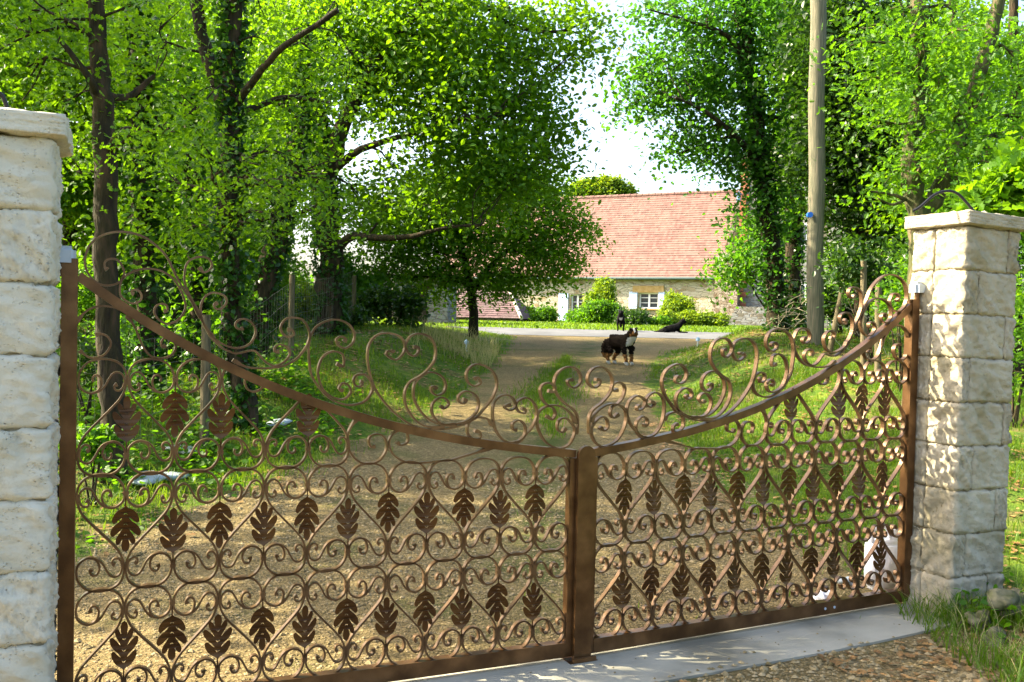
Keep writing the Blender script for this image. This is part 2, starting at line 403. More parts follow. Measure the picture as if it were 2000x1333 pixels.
def oak_leaf_mesh():
    """cut sheet leaf, 76 units long, hanging, with slits along the midrib"""
    half = [(0, 0), (2.5, -5), (8, -8), (17, -13), (24, -22), (26, -31), (21, -34), (13, -28), (6.5, -24), (11, -30), (21, -37), (28, -46), (29, -54), (24, -57), (14, -50), (6.5, -43),
            (10, -49), (16, -57), (19, -65), (17, -71), (12, -70), (8, -65), (6, -62), (7, -68), (7.5, -75), (5, -81), (0, -84)]
    P = smooth_path(half, 3)
    out = [tuple(p) for p in P] + [(-p[0], p[1]) for p in P[-2:0:-1]]
    cu = bpy.data.curves.new('leaf_outline', 'CURVE'); cu.dimensions = '2D'; cu.fill_mode = 'BOTH'; cu.extrude = 0.5 * U
    def spline(pts):
        pts = [(x * .76, y * .95) for x, y in pts]
        sp = cu.splines.new('POLY'); sp.points.add(len(pts) - 1); sp.use_cyclic_u = True
        for i, (x, y) in enumerate(pts): sp.points[i].co = (x * U, y * U, 0, 1)
    spline(out)
    for y0_, l_ in ((-15, 4), (-33, 4.2), (-52, 3.2)):
        for sgn in (1, -1):
            spline([(sgn * .6, y0_), (sgn * l_, y0_ - l_ * .75), (sgn * l_, y0_ - l_ * .75 - .8), (sgn * .6, y0_ - 2.2)])
    ob = bpy.data.objects.new('tmp', cu); col.objects.link(ob)
    dg = bpy.context.evaluated_depsgraph_get()
    me = bpy.data.meshes.new_from_object(ob.evaluated_get(dg))
    bpy.data.objects.remove(ob)
    bm = bmesh.new(); bm.from_mesh(me)
    for v in bm.verts:                         # stand it up in x-z, cup the lobes a little
        x, y, z = v.co
        v.co = (x, z + .16 * abs(x), y)
    r_ = bmesh.ops.create_cube(bm, size=1, matrix=Matrix.Translation((0, 0, 8 * U)) @ Matrix.Diagonal((2.2 * U, 1.6 * U, 20 * U, 1)))
    bm.to_mesh(me); bm.free(); me.name = 'oak_leaf'
    me.materials.clear(); me.materials.append(IRON_LEAF)
    return me
LEAF_ME = oak_leaf_mesh()
_cache = {}
def local_ribbon(key, pts, **k):
    if key not in _cache:
        mb = MB(); ribbon(mb, pts, **k)
        mb.v = [(x, y, z - V0 * U) for x, y, z in mb.v]
        o = mb.build(key, IRON_BAR); _cache[key] = o.data; bpy.data.objects.remove(o)
    return _cache[key]
def place(me, name, s, v, parent, scale=(1, 1, 1), y=0.0, rot=(0, 0, 0)):
    o = bpy.data.objects.new(name, me); col.objects.link(o)
    o.parent = parent; o.location = (s * U, y, (v + V0) * U); o.scale = scale; o.rotation_euler = rot
    return o
def clip_below(pts, sgn):
    P = smooth_path(pts, 4)
    keep = [p for p in P]
    runs = []; cur = []
    for p in P:
        if p[1] < rail_v(p[0]) - 6: cur.append(p)
        else:
            if len(cur) > 2: runs.append(cur)
            cur = []
    if len(cur) > 2: runs.append(cur)
    return runs

def square_tube(mb, s0, s1, v0_, v1_, d0, d1):
    mb.box(((s0 + s1) / 2 * U, (d0 + d1) / 2 * U, ((v0_ + v1_) / 2 + V0) * U), (abs(s1 - s0) * U, abs(d1 - d0) * U, abs(v1_ - v0_) * U))

def gate_leaf(sgn, ang):
    """sgn -1: left leaf (s runs negative), +1: right leaf"""
    root = empty('gate_leaf', (X0, Y0, 0), (0, 0, ang))
    X = lambda s: sgn * s
    mb = MB(); square_tube(mb, X(890), X(913), -28, 700 if sgn < 0 else 690, -11, 11); mb.build('hinge_stile', IRON, root)
    mb = MB(); square_tube(mb, X(15 if sgn > 0 else 5), X(30), -28, 357, -9, 9); mb.build('meeting_stile', IRON, root)
    mb = MB(); square_tube(mb, X(30.2), X(889.6), -28, 0, -10, 10); mb.build('bottom_rail', IRON, root)
    for sx in (640, 668):
        b = MB(); b.tube([(X(sx) * U, -10 * U, (-14 + V0) * U), (X(sx) * U, -11.5 * U, (-14 + V0) * U)], 3 * U, 10)
        if sgn > 0: b.build('bolt_head', ZINC, root)
    # top rail: square tube bent to the swoop
    ss = np.linspace(18, 889, 60); vs = []; fs = []
    for s in ss:
        v = rail_v(s); k = rail_slope(s); n = np.array([-k, 1]) / math.hypot(k, 1)
        for a, b in ((1, -1), (1, 1), (-1, 1), (-1, -1)):
            vs.append((X(s + n[0] * 7.5 * a) * U, b * 9 * U, (v + n[1] * 7.5 * a + V0) * U))
    for i in range(len(ss) - 1):
        for k in range(4):
            k2 = (k + 1) % 4; f = (i * 4 + k, i * 4 + k2, (i + 1) * 4 + k2, (i + 1) * 4 + k)
            fs.append(f)
    fs += [(0, 1, 2, 3), tuple((len(ss) - 1) * 4 + k for k in (3, 2, 1, 0))]
    mb = MB(); mb.add(vs, fs); o = mb.build('top_rail', IRON, root)
    # crest scrolls above, traced from the left leaf and mirrored
    for c in CREST:
        mb = MB(); ribbon(mb, [(-sgn * s, v) for s, v in c], t=3.2, d=10); mb.build('crest_scroll', IRON_BAR, root)
    for c in LOWER:
        mb = MB(); ribbon(mb, [(-sgn * s, v) for s, v in c]); mb.build('scroll_bar', IRON_BAR, root)
    node = lambda j: sgn * (GAP + CELL * j)          # j counted from the middle of the gate
    main_me = local_ribbon('scroll_bar', [(x * CELL, y) for x, y in MAIN])
    small_me = local_ribbon('small_scroll', [(x * CELL, y) for x, y in SMALL], t=2.9, d=9, nub=(True, False))
    if 'collar' not in _cache:
        mb = MB()
        mb.box((0, 0, 0), (9 * U, 10 * U, 5 * U)); mb.box((0, 0, 3 * U), (7 * U, 9 * U, 1.2 * U)); mb.box((0, 0, -3 * U), (7 * U, 9 * U, 1.2 * U))
        oo = mb.build('collar', IRON_BAR); _cache['collar'] = oo.data; bpy.data.objects.remove(oo)
    for ti, (tv, par, bv) in enumerate(T_ROWS):
        full = ti < 2
        for j in range(13):                           # nodes
            s = node(j); collar_t = (j % 2) == par
            jj = j
            if full or (tv < rail_v(s) - 14 and j >= 9):
                if collar_t and 0 < j < 12:
                    place(_cache['collar'], 'collar', s, tv - 1, root)
                    place(LEAF_ME, 'oak_leaf', s, tv - 18, root, (random.choice((-1, 1)) * random.uniform(.95, 1.05), 1, random.uniform(.95, 1.03)), -2.5 * U, (random.uniform(-.06, .06), 0, random.uniform(-.12, .12)))
            if full or (j >= 7):
                if not collar_t and 0 < j < 12 and (full or j != 12):
                    place(_cache['collar'], 'collar', s, bv + 1, root)
                    if full or j >= 7:
                        place(LEAF_ME, 'oak_leaf', s, bv + 18, root, (random.choice((-1, 1)) * random.uniform(.95, 1.05), 1, -random.uniform(.95, 1.03)), -2.5 * U, (random.uniform(-.06, .06), 0, random.uniform(-.12, .12)))
        for j in range(12):                           # cells between node j and j + 1
            # the diagonal runs from the T diagonal node of this cell to the B diagonal node
            tnode, bnode = (j, j + 1) if (j % 2) != par else (j + 1, j)
            d = bnode - tnode
            sT = node(tnode); sc_ = sgn * d
            if full:
                place(main_me, 'scroll_bar', sT, tv, root, (sc_, 1, 1))
                place(small_me, 'small_scroll', sT, tv, root, (sc_, 1, 1))
                place(small_me, 'small_scroll', node(bnode), bv, root, (-sc_, 1, -1))
            elif j >= 6:
                pts = [(sT + sc_ * x * CELL, tv + y) for x, y in MAIN]
                for run in clip_below(pts, sgn):
                    mb = MB(); ribbon(mb, run, seg=False, nub=(False, False)); mb.build('scroll_bar', IRON_BAR, root)
                if j >= 9: place(small_me, 'small_scroll', sT, tv, root, (sc_, 1, 1))
                place(small_me, 'small_scroll', node(bnode), bv, root, (-sc_, 1, -1))
    return root

gl = gate_leaf(-1, TL)
tag(gl, 'left leaf of the wrought iron gate, nearer the camera, hung on the white stone pillar', 'gate', 'pair of wrought iron gate leaves')
gr_ = gate_leaf(1, TR)
tag(gr_, 'right leaf of the wrought iron gate with the round topped centre post', 'gate', 'pair of wrought iron gate leaves')
mb = MB()                                             # round topped cover post
arc = [(19 * math.cos(a), 19 * math.sin(a)) for a in np.linspace(0, math.pi, 14)]
prof = [(19, -36)] + [(x, 362 + y) for x, y in arc] + [(-19, -36)]
n_ = len(prof)
vs = [(x * U, -19 * U, (v + V0) * U) for x, v in prof] + [(x * U, -9.6 * U, (v + V0) * U) for x, v in prof]
fs = [tuple(range(n_)), tuple(reversed(range(n_, 2 * n_)))] + [(i, i + n_, (i + 1) % n_ + n_, (i + 1) % n_) for i in range(n_)]
mb.add(vs, fs); mb.build('centre_post', IRON, gr_)

t = empty('gate_stop', (X0, Y0, .004), (0, 0, (TL + TR) / 2))
tag(t, 'small rusty iron stop block on the concrete sill under the centre post', 'gate stop')
mb = MB(); mb.box((.0, .0, .006), (.15, .13, .012)); mb.build('base_plate', IRON, t)
mb = MB(); mb.box((0, -.064, .022), (.13, .012, .02)); mb.box((0, .05, .022), (.13, .012, .02)); mb.build('stop_lug', IRON, t)

# ---------------------------------------------------------------- stone pillars
def stone_mat(name, a, b, c):
    m = mat(name, a, b, 3.5, .92, .016, 16, c3=c, spec=.15, lo=.3, hi=.72)
    nt = m.node_tree; N = nt.nodes; L = nt.links; bs = N['Principled BSDF']
    src = bs.inputs['Base Color'].links[0].from_socket
    tc = N.new('ShaderNodeTexCoord')
    n1 = N.new('ShaderNodeTexNoise'); n1.inputs['Scale'].default_value = 7; n1.inputs['Detail'].default_value = 10; n1.inputs['Roughness'].default_value = .75
    L.new(tc.outputs['Object'], n1.inputs['Vector'])
    r1 = N.new('ShaderNodeValToRGB'); r1.color_ramp.elements[0].position = .56; r1.color_ramp.elements[0].color = (0, 0, 0, 1)
    r1.color_ramp.elements[1].position = .72; r1.color_ramp.elements[1].color = (.75, .75, .75, 1); L.new(n1.outputs['Fac'], r1.inputs[0])
    mx = N.new('ShaderNodeMix'); mx.data_type = 'RGBA'; L.new(r1.outputs[0], mx.inputs['Factor']); L.new(src, mx.inputs['A'])
    mx.inputs['B'].default_value = (.24, .18, .08, 1); L.new(mx.outputs['Result'], bs.inputs['Base Color'])
    vo = N.new('ShaderNodeTexVoronoi'); vo.inputs['Scale'].default_value = 75; L.new(tc.outputs['Object'], vo.inputs['Vector'])
    r2 = N.new('ShaderNodeValToRGB'); r2.color_ramp.elements[0].position = .08; r2.color_ramp.elements[0].color = (0, 0, 0, 1); r2.color_ramp.elements[1].position = .3; L.new(vo.outputs['Distance'], r2.inputs[0])
    n3 = N.new('ShaderNodeTexNoise'); n3.inputs['Scale'].default_value = 11; L.new(tc.outputs['Object'], n3.inputs['Vector'])
    g3 = N.new('ShaderNodeMath'); g3.operation = 'GREATER_THAN'; L.new(n3.outputs['Fac'], g3.inputs[0]); g3.inputs[1].default_value = .5
    mm = N.new('ShaderNodeMath'); mm.operation = 'MAXIMUM'; L.new(r2.outputs[0], mm.inputs[0]); L.new(g3.outputs[0], mm.inputs[1])
    old = bs.inputs['Normal'].links[0].from_node
    bp = N.new('ShaderNodeBump'); bp.inputs['Distance'].default_value = .003; L.new(mm.outputs[0], bp.inputs['Height']); L.new(old.outputs[0], bp.inputs['Normal']); L.new(bp.outputs[0], bs.inputs['Normal'])
    return m
STONE = stone_mat('white_split_limestone', (.44, .42, .32), (.60, .57, .46), (.52, .50, .40))
STONE2 = stone_mat('weathered_split_limestone', (.27, .24, .15), (.47, .43, .33), (.38, .34, .25))
MORTAR = mat('sandy_mortar', (.17, .14, .08), (.28, .24, .15), 20, .95, .003, 80)

def rough_block(mb, c, d, amp, seed, M=None, nsub=18):
    """a block with split, uneven faces and softly broken arrises"""
    r = np.random.default_rng(seed)
    bm = bmesh.new(); bmesh.ops.create_cube(bm, size=1)
    bmesh.ops.subdivide_edges(bm, edges=bm.edges[:], cuts=nsub, use_grid_fill=True)
    ph = r.uniform(0, 6.28, (6, 3)); fr = r.uniform(12, 75, (6, 3)); aw = r.uniform(.4, 1, 6)
    for v in bm.verts:
        p = np.array(v.co); q_ = p * np.array(d)
        # round the arrises
        e = sorted(abs(p))[::-1]
        nrm = np.where(abs(p) > .499, np.sign(p), 0)
        k = (abs(p) > .499).sum()
        rr_ = r.normal() * .35
        disp = rr_ + sum(aw[i] * math.sin(fr[i] @ (q_ + np.array(c)) + ph[i, 0]) for i in range(6)) / 3
        edge = min([abs(.5 - abs(a)) * dd for a, dd in zip(p, d) if abs(a) <= .499] + [1])
        if k == 1:
            q_ = q_ + nrm * (amp * (disp + .35) - .002 * math.exp(-edge / .006))
        else:
            q_ = q_ - np.sign(p) * (abs(p) > .499) * (.0015 + .0035 * abs(disp))
        q3 = Vector(q_)
        if M is not None: q3 = M @ q3
        v.co = q3 + Vector(c)
    mb.add([v.co.copy() for v in bm.verts], [tuple(v.index for v in f.verts) for f in bm.faces], True)
    bm.free()

def pillar(name, org, ang, w_, courses, ch, material, seed, lean=0.0, depth=.42):
    """org: corner of the pillar nearest the opening on the road side (front), x runs away from the opening"""
    root = empty(name, org, (0, lean, ang))
    sg = 1 if w_ > 0 else -1
    W = abs(w_)
    r = random.Random(seed)
    mb = MB(); mb.box((w_ / 2, depth / 2, courses * ch / 2 - .15), (W - .034, depth - .034, courses * ch + .3)); mb.build('mortar_core', MORTAR, root)
    for i in range(courses + 1):
        z = (courses - 1 - i) * ch + ch / 2
        mb = MB()
        js = (.34 if sg < 0 else r.uniform(.16, .3)) if (i % 2 or sg < 0) else r.uniform(.68, .86)
        x = 0
        j_ = r.uniform(-.012, .012)
        k = 0
        parts = [(0, js), (js, 1)] if (sg > 0 or i in (1, 6)) else [(0, 1)]
        for a, b in parts:
            cx = sg * (a + b) / 2 * W; dx = (b - a) * W - .006
            rough_block(mb, (cx, depth * .28 + j_ * .5, z), (dx, depth * .56, ch - .009), .0115, seed * 100 + i * 10 + k); k += 1
            js2 = .5
            rough_block(mb, (cx, depth * .785 + j_ * .5, z), (dx, depth * .43 - .008, ch - .009), .0115, seed * 100 + i * 10 + k); k += 1
        mb.build('stone_course', material, root)
    mb = MB()
    rough_block(mb, (w_ / 2, depth / 2, courses * ch + .042), (W + .075, depth + .075, .078), .007, seed * 77, nsub=16)
    mb.build('capstone', material, root)
    return root

g_ang = (TL + TR) / 2
def gp(s, d, th):   # point on gate plane at s (m) along and d (m) towards the road
    return (X0 + s * math.cos(th) + d * math.sin(th), Y0 + s * math.sin(th) - d * math.cos(th), 0)
CH = .252
p = gp(2.275, .30, TR)
pr = pillar('stone_pillar', (p[0], p[1], -.02), TR, .46, 9, CH, STONE2, 5, lean=R(1.2), depth=.37)
tag(pr, 'weathered cream stone gate pillar at the right end of the gate with sunlit inner face', 'pillar', 'stone gate pillars')
p = gp(-2.292, .375, TL)
pl = pillar('stone_pillar', (p[0], p[1], -.02), TL, -.50, 9, CH, STONE, 11, depth=.42)
tag(pl, 'clean white stone gate pillar in shade at the left edge, nearest the camera', 'pillar', 'stone gate pillars')

BLACK = mat('black_plastic', (.012, .012, .014), None, rough=.5)
def hinge_cap(loc, ang, label, sgn):
    t = empty('hinge_bracket', loc, (0, 0, ang)); tag(t, label, 'bracket', 'grey gate hinge brackets')
    bm = bmesh.new(); bmesh.ops.create_cube(bm, size=1, matrix=Matrix.Diagonal((.085, .075, .065, 1)))
    top = [e for e in bm.edges if all(v.co.z > 0 for v in e.verts)] + [e for e in bm.edges if abs(e.verts[0].co.z - e.verts[1].co.z) > .05]
    bmesh.ops.bevel(bm, geom=top, offset=.016, segments=3, affect='EDGES')
    me = bpy.data.meshes.new('cap'); bm.to_mesh(me); bm.free(); link('cap', me, ZINC, t)
    mb = MB(); mb.tube([(0, 0, -.085), (0, 0, -.03)], .014, 10); mb.build('pivot_pin', IRON, t)
    mb = MB(); mb.box((sgn * .058, 0, 0), (.03, .06, .05)); mb.build('wall_plate', ZINC, t)
p = gp(-2.275, 0, TL); hinge_cap((p[0], p[1], (742 + V0 - 36) * U), TL, 'grey hinge bracket above the left gate stile', -1)
p = gp(2.29, 0, TR); hinge_cap((p[0], p[1], (735 + V0 - 16) * U), TR, 'grey hinge bracket above the right gate stile', 1)

def hoop(pts, label):
    mb = MB(); mb.tube(smooth_path(pts, 6), .008, 8); tag(mb.build('cable_loop', BLACK), label, 'cable', 'black cables on the pillar caps')
zc = 9 * CH - .02 + .08
a = at(1798, 397, 5.25); b = at(1902, 397, 5.35)
hoop([(a.x - .04, a.y, zc - .005), (a.x, a.y, zc + .02), tuple(a.lerp(b, .3) + Vector((0, 0, .055))), tuple(a.lerp(b, .65) + Vector((0, 0, .06))), (b.x, b.y, zc + .015), (b.x + .02, b.y, zc - .01)], 'black cable arching over the top of the right pillar cap')
a = at(-22, 206, 3.25); b = at(22, 210, 3.3)
hoop([(a.x, a.y, zc), tuple(a.lerp(b, .5) + Vector((0, 0, .045))), (b.x, b.y, zc)], 'black cable end curling on top of the left pillar cap')

# concrete sill under the gate
SILL = mat('smooth_grey_concrete', (.15, .145, .11), (.38, .36, .29), 1.6, .85, .002, 60, c3=(.30, .29, .23), detail=12)
mb = MB()
bm = bmesh.new()
def P2(s, d, th, z): q_ = gp(s, d, th); return (q_[0], q_[1], z)
front = [P2(-2.9, .42, TL, .012), P2(-1.2, .43, TL, .012), P2(0, .40, g_ang, .012), P2(1.3, .42, TR, .012), P2(2.35, .38, TR, .012)]
back = [P2(-2.9, -.12, TL, .012), P2(-1.2, -.05, TL, .012), P2(0, -.035, g_ang, .012), P2(1.3, -.05, TR, .012), P2(2.35, -.07, TR, .012)]
m_ = 24
fr_ = smooth_path(front, 6); bk_ = smooth_path(back, 6); nn = len(fr_)
vs = [tuple(v) for v in fr_] + [tuple(v) for v in bk_] + [(v[0], v[1], -.15) for v in fr_] + [(v[0], v[1], -.15) for v in bk_]
fs = []
for i in range(nn - 1):
    fs += [(i, i + 1, nn + i + 1, nn + i), (2 * nn + i, 2 * nn + i + 1, i + 1, i), (nn + i, nn + i + 1, 3 * nn + i + 1, 3 * nn + i)]
fs += [(0, nn, 3 * nn, 2 * nn), (nn - 1, 3 * nn - 1, 4 * nn - 1, 2 * nn - 1)]
mb.add(vs, fs); tag(mb.build('concrete_sill', SILL), kind='structure')

# ---------------------------------------------------------------- foliage tools
def leaf_cloud(C, size, up=0.6, shape='fold', rg=None, droop=0.0, aspect=.5):
    """C: (n,3) leaf positions. Returns vertices, quads, per-vertex random value"""
    rg = rg or rng
    n = len(C)
    nrm = rg.normal(size=(n, 3)); nrm /= np.linalg.norm(nrm, axis=1)[:, None]
    nrm = nrm * (1 - up) + np.array([0, 0, 1.0]) * up * np.where(rg.random(n) < .9, 1, -1)[:, None]
    nrm /= np.linalg.norm(nrm, axis=1)[:, None]
    d = rg.normal(size=(n, 3)); d[:, 2] -= droop; d -= nrm * (d * nrm).sum(1)[:, None]; d /= np.linalg.norm(d, axis=1)[:, None]
    b = np.cross(nrm, d)
    L_ = size * rg.uniform(.65, 1.3, n); W_ = L_ * aspect
    qq = C @ np.array([[.9, 2.3], [1.7, -.8], [1.3, 1.9]])
    rv = np.clip(.55 * rg.random(n) + .45 * (.5 + .5 * np.sin(qq[:, 0] * 1.7 + 1) * np.cos(qq[:, 1] * 1.3)), 0, 1)
    if shape == 'fold':
        pts = [(0, 0, 0), (.35, .5, .12), (.78, .40, .10), (1, 0, -.06), (.78, -.40, .10), (.35, -.5, .12)]
        quads = [(0, 3, 2, 1), (0, 5, 4, 3)]
    elif shape == 'oak':
        pts = [(0, 0, 0), (.18, .16, .03), (.28, .36, .05), (.40, .20, .02), (.55, .52, .06), (.66, .26, .02), (.82, .38, .02), (1, 0, -.08),
               (.18, -.16, .03), (.28, -.36, .05), (.40, -.20, .02), (.55, -.52, .06), (.66, -.26, .02), (.82, -.38, .02), (.42, 0, -.03), (.68, 0, -.04)]
        quads = [(0, 14, 3, 2), (0, 2, 1, 0), (14, 15, 5, 4), (14, 4, 3, 14), (15, 7, 6, 5), (0, 9, 10, 14), (0, 8, 9, 0), (14, 11, 12, 15), (14, 10, 11, 14), (15, 12, 13, 7)]
        quads = [(0, 14, 3, 2), (14, 15, 5, 4), (15, 7, 6, 5), (0, 9, 10, 14), (14, 11, 12, 15), (15, 12, 13, 7)]
    else:      # ivy: short and broad
        pts = [(0, 0, 0), (.1, .45, .05), (.6, .42, .05), (1, 0, -.05), (.6, -.42, .05), (.1, -.45, .05)]
        quads = [(0, 3, 2, 1), (0, 5, 4, 3)]
    k = len(pts)
    V = np.empty((n, k, 3), np.float32)
    for i, (l, w_, h) in enumerate(pts):
        V[:, i] = C + d * (L_ * l)[:, None] + b * (W_ * (1.3 if shape == 'fold' else 1.7) * w_)[:, None] + nrm * (L_ * h * .6)[:, None]
    Q = (np.arange(n) * k)[:, None, None] + np.array(quads)[None]
    return V.reshape(-1, 3), Q.reshape(-1, 4), np.repeat(rv, k)

def spray_points(centre, rad, n_tw, per, rg, flat=.55, tw=.22, shell=.5):
    """twig clumps in an ellipsoid, leaves in flattened sprays round each twig"""
    out = []
    d = rg.normal(size=(n_tw, 3)); d /= np.linalg.norm(d, axis=1)[:, None]
    r = rg.random(n_tw) ** (1 / 3.) * (1 - shell) + shell * rg.uniform(.62, 1.18, n_tw)
    P = np.array(centre) + d * r[:, None] * np.array(rad)
    m = rg.poisson(per, n_tw) + 1
    idx = np.repeat(np.arange(n_tw), m)
    off = rg.normal(size=(len(idx), 3)) * np.array([tw, tw, tw * flat])
    off[:, 2] -= .35 * (off[:, 0] ** 2 + off[:, 1] ** 2) / max(tw, 1e-6) * .6
    return P[idx] + off, P
def px_blobs(blobs, Y, dep=1.0):
    out = []
    for b in blobs:
        px, py, r = b[:3]; YY = Y + (b[3] if len(b) > 3 else 0)
        c = at(px, py, YY); rr = r * YY / F
        out.append((np.array(c), rr, dep * rr))
    return out
def make_cloud(name, P, size, material, parent, up=.6, shape='fold', rg=None, aspect=.5, droop=.3):
    V, Q, rv = leaf_cloud(P, size, up, shape, rg, droop, aspect)
    return link(name, np_mesh(name, V, Q, {'rnd': rv}, False), material, parent)

def tree(name, label, Y, trunks, blobs, size, material, seed, dens=1.0, group=None, bark=None, ivy=0, dep=1.1, twigs=.25, limbs=(), up=.48, shape='fold', base=None, aspect=.5, cat='tree', crown_name='crown', lim=1.0, flat=.5):
    """trunks: list of [(px, py, dY, radius)...]; blobs: crown clumps as (px, py, r, dY)"""
    rg = np.random.default_rng(seed)
    B = px_blobs(blobs, Y, dep)
    t0 = trunks[0][0]
    c0 = at(t0[0], t0[1], Y + t0[2])
    root = empty(name, (c0.x, c0.y, gz(c0.x, c0.y)))
    inv = -np.array(root.location)
    tag(root, label, cat, group)
    mb = MB(); tips = []; axis = []
    for ti, tr in enumerate(trunks):
        pts = [tuple(at(a, b_, Y + c)) + (r,) for a, b_, c, r in tr]
        if ti == 0:
            x, y, z, r = pts[0]
            pts.insert(0, (x, y, gz(x, y) - .15, r * 1.25))
        P = smooth_path(pts, 4)
        axis.append(P)
        jit = rg.normal(size=(len(P), 3)) * P[:, 3:4] * .12
        mb.tube(P[:, :3] + inv + jit, list(np.maximum(P[:, 3], .008)), 9)
        tips.append(P)
    allp = np.vstack(tips)
    # limbs reach from the nearest stem point into each clump
    LP = []
    for c, r, dz in B:
        lowc = allp[allp[:, 2] < c[2] + .2]
        if not len(lowc): lowc = allp
        dd = np.linalg.norm(lowc[:, :3] - c, axis=1); k = int(np.argmin(dd + .3 * rg.random(len(dd))))
        p0 = lowc[k, :3]; r0 = min(lowc[k, 3] * .45, .02 + .018 * dd[k]) * lim
        q1 = p0 + (c - p0) * .35 + rg.normal(size=3) * .12 * dd[k] * .6 + np.array([0, 0, .06 * dd[k]])
        q2 = p0 + (c - p0) * .7 + rg.normal(size=3) * .1 * dd[k] * .6 + np.array([0, 0, .06 * dd[k]])
        P = smooth_path([p0, q1, q2, c], 3)
        mb.tube(P + inv, list(np.linspace(r0, .008, len(P))), 6, False)
        for s in range(3):
            e = c + rg.normal(size=3) * r * .55
            st = P[int(len(P) * .6)]
            PP = smooth_path([st, (st + e) / 2 + rg.normal(size=3) * .08 * r, e], 3)
            mb.tube(PP + inv, list(np.linspace(r0 * .45 + .003, .004, len(PP))), 5, False)
    for li in limbs:
        pts = [tuple(at(a, b_, Y + c)) + (r,) for a, b_, c, r in li]
        P = smooth_path(pts, 4); mb.tube(P[:, :3] + inv, list(P[:, 3]), 7)
    mb.build('trunk', bark or BARK, root)
    clouds = []
    extra = []
    for c, r, dz in B:
        for k in range(2):
            d_ = rg.normal(size=3); d_ /= np.linalg.norm(d_)
            extra.append((c + d_ * r * rg.uniform(.85, 1.2), r * rg.uniform(.22, .38), dz * .3))
    for c, r, dz in B + extra:
        vol = (r / .5) ** 2.3
        n_tw = max(3, int(39 * rg.uniform(.55, 1.35) * dens * vol * (.12 / size) ** 1.2))
        p, _ = spray_points(c, (r, dz, r), max(3, int(n_tw * .72)), 24, rg, tw=twigs * 1.25, flat=flat)
        clouds.append(p)
    if clouds:
        P = np.vstack(clouds) + inv
        make_cloud(crown_name, P, size, material, root, up, shape, rg, aspect)
    if ivy:
        pts = []
        for P in axis[:ivy if ivy < 9 else 1]:
            L_ = np.linalg.norm(np.diff(P[:, :3], axis=0), axis=1).sum()
            n = int(800 * L_)
            f = rg.random(n) * (len(P) - 1); i = f.astype(int); fr = (f - i)[:, None]
            base_ = P[i, :3] * (1 - fr) + P[np.minimum(i + 1, len(P) - 1), :3] * fr
            rad = P[i, 3] + .03 + .10 * rg.random(n) ** 2 * (1 + .8 * np.sin(base_[:, 2] * 2.1 + seed))
            rad = np.where(rg.random(n) < .5, rad, P[i, 3] + .02)
            a = rg.random(n) * 6.283
            keep = np.sin(base_[:, 2] * 3.1 + a * 1.0 + seed) + np.sin(base_[:, 2] * 7.3 - a * 2 + seed * 2) * .7 > -.75
            base_, rad, a = base_[keep], rad[keep], a[keep]; n = len(a)
            pts.append(base_ + np.stack([np.cos(a) * rad, np.sin(a) * rad, rg.normal(size=n) * .05], 1))
        make_cloud('ivy', np.vstack(pts) + inv, .062, LEAF_IVY, root, .25, 'ivy', rg, .55, 1.0)
    return root

def bush(name, label, px, py, r, Y, size, material, seed, dens=1.0, squash=1.0, group=None, cat='shrub', wide=1.0, stems=5, lift=None):
    rg = np.random.default_rng(seed)
    c = at(px, py, Y); rr = r * Y / F
    g0 = gz(c.x, c.y)
    root = empty(name, (c.x, c.y, g0)); tag(root, label, cat, group)
    cz = max(c.z - g0, rr * squash * .55)
    n = max(12, int(105 * dens * (rr / .5) ** 2 * wide * (.09 / size)))
    pp = []; tt = []; nl = 7 if wide < 2 else 14
    for k in range(nl):
        o_ = np.array([rg.uniform(-.75, .75) * rr * wide, rg.uniform(-.6, .6) * rr, cz + rg.uniform(-.45, .45) * rr * squash]); f_ = rg.uniform(.25, .6)
        a_, b_ = spray_points(o_, (rr * f_, rr * f_, rr * f_ * squash), max(5, int(n / nl * 1.3)), 13, rg, tw=min(.16, rr * .3), shell=.4); pp.append(a_); tt.append(b_)
    p = np.vstack(pp); tw = np.vstack(tt)
    p = p[p[:, 2] > .02]
    mb = MB()
    for k in range(stems):
        e = tw[rg.integers(len(tw))] * .8
        st = np.array([rg.normal() * rr * .12, rg.normal() * rr * .12, -.05])
        P = smooth_path([st, (st + e) / 2 + np.array([0, 0, .1 * rr]), e], 4)
        mb.tube(P, list(np.linspace(.03 * rr + .006, .004, len(P))), 5, False)
    mb.build('stem', BARK, root)
    make_cloud('foliage', p, size, material, root, .45, 'fold', rg, .45)
    return root

